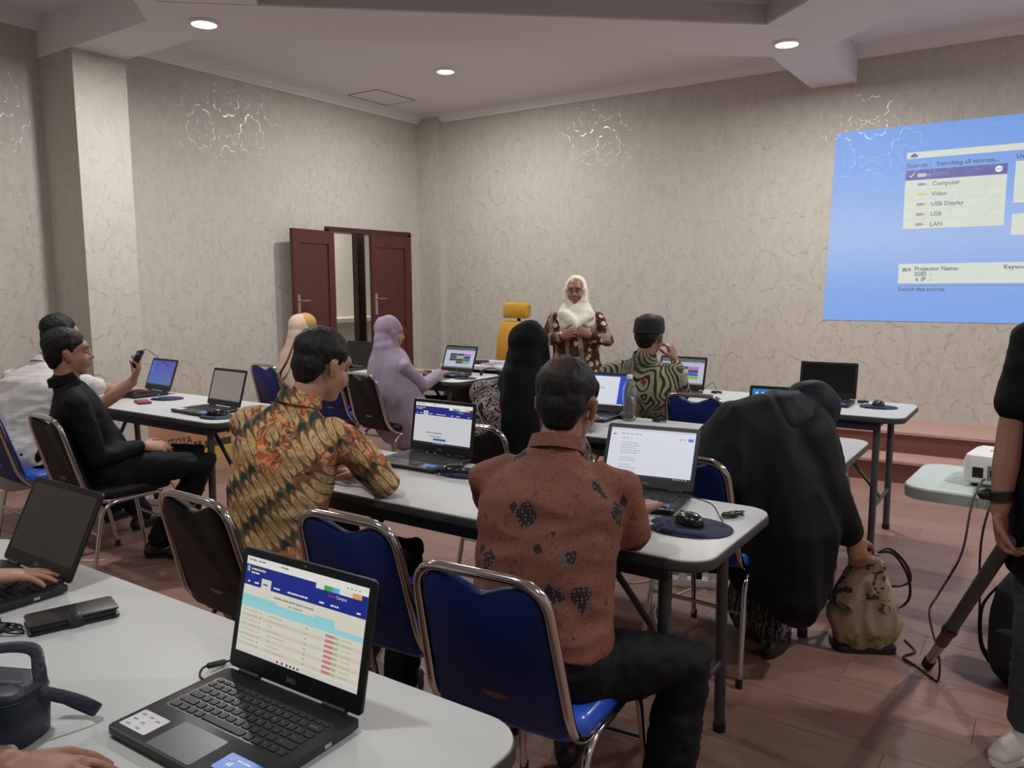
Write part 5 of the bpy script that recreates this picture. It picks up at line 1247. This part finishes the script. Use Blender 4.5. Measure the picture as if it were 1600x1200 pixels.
def p1(t, x, sy, sz):
    vs, fs = text_faces('MOUNTOYA', .085, .0012); q = MB(); wd = max(v[0] for v in vs); q.add([(x, -.25+a*.86, .165+b) for a, b, c in vs], fs); q.build('lettering', INK, t, 0)
    q = MB()
    for y0 in (.19, .23): q.add([(x, y0, .09), (x, y0+.03, .09), (x, y0+.03, .17), (x, y0, .17)], [(0, 1, 2, 3)])
    q.build('handling_mark', INK, t, 0)
def p2(t, x, sy, sz):
    face_quad(t, 'dark_band', x, -sy/2+.005, sy/2-.005, .10, .16, INK); face_quad(t, 'pale_field', x, -sy/2+.005, sy/2-.06, .17, sz-.03, KRAFT)
    q = MB(); q.add([(x+.0006, -.03+.06*math.cos(a*PI/12), .26+.05*math.sin(a*PI/12)) for a in range(24)], [tuple(range(24))]); q.build('emblem', REDI, t, 0)
    q = MB(); q.add([(x+.0012, -.03+.04*math.cos(a*PI/12), .26+.03*math.sin(a*PI/12)) for a in range(24)], [tuple(range(24))]); q.build('emblem_centre', KRAFT, t, 0)
    face_quad(t, 'small_print', x+.0006, sy/2-.05, sy/2-.015, .2, .215, INK)
carton('brown cardboard carton with MOUNTOYA lettering under the table by the wall', (-5.99, 3.68, 0), .28, .56, .38, KRAFT, p1)
carton('yellow and brown carton with a red oval emblem under the table by the wall', (-5.99, 4.10, 0), .28, .27, .38, YCARD, p2)
def strip(label, loc, rz, plugs):
    t = thing('power_strip', label, 'power strip', loc, rz, 'power strips under the tables')
    q = MB(); q.prism(rr(.30, .055, .012, 4), 0, .035, .006); q.build('housing', WHITEP, t, 40)
    for i in range(4):
        q = MB(); q.lathe([(.018, .0352), (.018, .0358), (.013, .0358), (.013, .034)], 18, (-.105+.07*i, 0, 0)); q.build('socket', mat('socket_grey', S(160, 160, 158), .5), t, 40)
    for i, c in plugs:
        q = MB(); q.prism(rr(.04, .035, .008, 3, -.105+.07*i, 0), .0358, .075, .006); q.tube(smooth_path([(-.105+.07*i, 0, .07), (-.10+.07*i, .0, .13), (-.06+.07*i, .05, .16), (-.03+.07*i, .10, .07), (-.02+.07*i, .16, .006), (.05, .26, .004)], 6), .003, 6); q.build('plug', c, t, 40)
    q = MB(); q.tube(smooth_path([(-.15, 0, .015), (-.2, .01, .006), (-.28, -.03, .004), (-.42, .02, .004), (-.6, -.04, .004)], 6), .0035, 6); q.build('cord', WCABLE, t, 60)
strip('white power strip with plugs on the floor behind the rust-brown batik man', (-1.38, 3.55, 0), math.radians(25), [(0, BLACKP), (1, WHITEP), (2, BLACKP), (3, WHITEP)])
strip('white power strip on the floor under the table by the wall', (-4.95, 2.95, 0), math.radians(10), [(0, BLACKP), (2, BLACKP)])
def floor_cable(label, pts, r=.0035, m_=None):
    q = MB(); q.tube(smooth_path(pts, 8), r, 6); o = q.build('cable', m_ or CABLE, None, 60); return tag(o, label, 'cable')
floor_cable('white cable snaking on the floor below the rust-brown batik man', [(-1.5, 2.35, .004), (-1.3, 2.6, .004), (-1.15, 2.5, .004), (-1.25, 2.9, .004), (-1.4, 3.2, .004), (-1.35, 3.5, .004)], .004, WCABLE)
floor_cable('black cable hanging from the table by the wall to the floor', [(-3.66, 3.05, .74), (-3.64, 3.10, .70), (-3.65, 3.08, .45), (-3.63, 3.06, .2), (-3.68, 3.0, .02), (-3.85, 3.05, .004), (-4.2, 3.0, .004)], .003)
floor_cable('white cable along the floor at the left below the blue chair', [(-5.3, 2.3, .004), (-4.9, 2.15, .004), (-4.6, 2.25, .004), (-4.3, 2.05, .004), (-4.1, 2.15, .004)], .005, WCABLE)
# projector table, projector, its cables
t = thing('side_table', 'pale grey plastic table under the projector at the right edge', 'table', (.0, 3.88, 0), math.radians(-3))
PGR = mat('pale_grey_green_plastic', S(186, 196, 190), .45, var=.03)
q = MB(); o = rr(.96, .56, .10, 8); q.rings([[(x, y, z) for x, y in oo] for z, oo in ((.545, offset(o, .03)), (.55, offset(o, .004)), (.595, o), (.602, offset(o, .005)), (.604, offset(o, .02)))]); q.build('tabletop', PGR, t, 40)
for sx in (-1, 1):
    for sy in (-1, 1):
        q = MB(); q.tube([(.2+sx*.18, sy*.2, .55), (.2+sx*.2, sy*.22, 0)], [.02, .018], 10); q.build('leg', PGR, t, 60) if sx > 0 else q.build('leg', PGR, t, 60)
t = thing('projector', 'white projector on the pale grey plastic table', 'projector', (-.115, 3.86, .604), math.radians(-8)); t.scale = (1, 1, 1.45)
q = MB(); o = rr(.30, .25, .035, 6); q.rings([[(x, y, z) for x, y in oo] for z, oo in ((.012, offset(o, .01)), (.018, o), (.075, o), (.092, offset(o, .008)), (.098, offset(o, .03)))]); pb = q.build('projector_body', WHITEP, t, 40)
q = MB(); q.box(-.11, -.07, -.1262, -.1245, .03, .06); q.build('power_inlet', BLACKP, t, 0)
q = MB(); q.box(-.055, .12, -.1262, -.1245, .025, .068); pp = q.build('port_panel', mat('port_grey', S(120, 122, 124), .5), t, 0)
for k in range(4): q = MB(); q.box(-.045+.04*k, -.02+.04*k, -.1275, -.126, .035, .055); q.build('port', BLACKP, pp, 0)
q = MB(); q.M = Matrix.Translation((.06, .125, .055)) @ Matrix.Rotation(-PI/2, 4, 'X'); q.lathe([(.04, 0), (.04, .015), (.033, .017), (.03, .006), (.001, .006)], 20); q.build('lens', BLACKP, t, 50)
q = MB()
for k in range(3): q.box(-.07+.03*k, -.05+.03*k, -.02, -.012, .098, .0995)
q.build('button', GREYM, t, 0)
for sx in (-1, 1): q = MB(); q.lathe([(.012, 0), (.012, .014)], 12, (sx*.11, -.08, 0)); q.build('foot', RUBBER, t, 40)
q = MB(); q.lathe([(.012, 0), (.012, .014)], 12, (0, .09, 0)); q.build('foot', RUBBER, t, 40)
floor_cable('black power lead hanging from the projector to the floor and the tote bag', [(-.195, 3.74, .645), (-.205, 3.66, .64), (-.225, 3.56, .56), (-.24, 3.45, .40), (-.30, 3.35, .26), (-.32, 3.28, .20), (-.27, 3.18, .08), (-.265, 3.14, .01), (-.29, 3.16, .005), (-.34, 3.22, .005), (-.40, 3.28, .005), (-.37, 3.36, .005), (-.42, 3.45, .005)], .0045)
floor_cable('second black lead hanging from the projector behind the arm', [(-.12, 3.735, .645), (-.15, 3.6, .62), (-.18, 3.53, .45), (-.17, 3.50, .2), (-.15, 3.52, .012), (-.05, 3.62, .005)], .0045)
# stand leg gripped by the man at the right edge
t = thing('stand_leg', 'grey tubular stand leg tilted down to the floor by the hand at right', 'stand', (-.31, 3.24, 0), 0)
def seg(a, b, r, nm, m_): q = MB(); q.tube([a, b], r, 14); return q.build(nm, m_, t, 60)
A0, A1 = V((.0, .0, .022)), V((.242, -.608, .712)); dd = (A1-A0).normalized()
seg(A0+dd*.2, A1, .021, 'outer_tube', GREYM); seg(A0, A0+dd*.3, .0175, 'inner_tube', STEEL); seg(A0-dd*.012, A0+dd*.035, .021, 'rubber_tip', RUBBER)
seg(A0+dd*.30, A0+dd*.34, .026, 'clamp_collar', BLACKP)
# tote bag held by the bending woman
def totem(g, o):
    x, y, z = g.xyz(o); fl = g.step(g.noise(o, 15, 3, .6, 1.0), .53, .57)
    c = g.mix(g.noise(o, 6, 2), S(156, 134, 116), S(178, 158, 138))
    c = g.mix(g.m('MULTIPLY', fl, g.step(z, .14, .20)), c, S(58, 64, 62))
    lf = g.m('MULTIPLY', g.step(g.noise(o, 26, 2), .52, .58), g.m('SUBTRACT', 1.0, g.step(z, .07, .10)))
    return g.mix(lf, c, S(118, 132, 58))
TOTE = pat('floral_tote_cloth', totem, .8)
t = thing('tote_bag', 'floral cream tote bag on the floor beside the bending woman', 'bag', (-.555, 3.30, 0), math.radians(28))
q = MB(); q.limb([(0, 0, .05), (0, 0, .12), (-.01, -.02, .22), (-.015, -.05, .33), (-.02, -.09, .40)], [(.125, .075), (.145, .085), (.115, .07), (.075, .05), (.05, .035)], 18, (1, 0, 0), (0, 1, 0), k=2.6)
me = remesh(q, .010, 4); wrinkle(me, .009, 12, (1, 1, .5), 31); wrinkle(me, .006, 18, (1, 1, .4), 33, True); me.materials.append(TOTE); link('bag_body', me, t)
q = MB(); q.prism(rr(.24, .14, .04, 5), .0, .03, .01); q.build('bag_base', BLACKP, t, 40)
for k, pts in enumerate(([(-.02, -.10, .41), (.06, -.06, .43), (.14, -.02, .36), (.17, 0, .28), (.10, -.01, .26), (.02, -.05, .30)], [(.0, -.09, .42), (.09, -.03, .40), (.17, .02, .29), (.18, .03, .19), (.11, .01, .16), (.02, -.05, .24)])):
    q = MB(); q.tube(smooth_path(pts, 7), .0055, 8); q.build('handle', LEA, t, 60)
# black backpack on the floor
t = thing('backpack', 'black backpack standing on the floor at the right edge', 'bag', (.02, 3.30, 0), math.radians(-20))
BPK = mat('black_nylon', S(20, 21, 24), .7, var=.15, scale=200, bump=.1)
q = MB(); q.limb([(0, 0, .06), (0, 0, .2), (0, .01, .34), (0, .02, .42)], [(.14, .09), (.15, .10), (.14, .085), (.09, .05)], 18, (1, 0, 0), (0, 1, 0), k=3); me = remesh(q, .011, 4); wrinkle(me, .005, 14, (1, 1, 1), 35); me.materials.append(BPK); link('pack_body', me, t)
q = MB(); q.limb([(0, -.085, .08), (0, -.09, .2)], [(.10, .03), (.10, .028)], 16, (1, 0, 0), (0, 1, 0), k=3); q.build('front_pocket', BPK, t, 60)
q = MB(); q.tube(smooth_path([(-.03, .03, .45), (0, .03, .485), (.03, .03, .45)], 6), .007, 8); q.build('grab_loop', BPK, t, 60)
q = MB(); q.limb(smooth_path([(-.13, -.02, .34), (-.17, -.04, .25), (-.165, -.04, .12), (-.14, -.02, .05)], 6), [(.016, .004)]*19, 8, (0, 1, 0), None); q.build('shoulder_strap', BPK, t, 60)
bpy.context.view_layer.update()
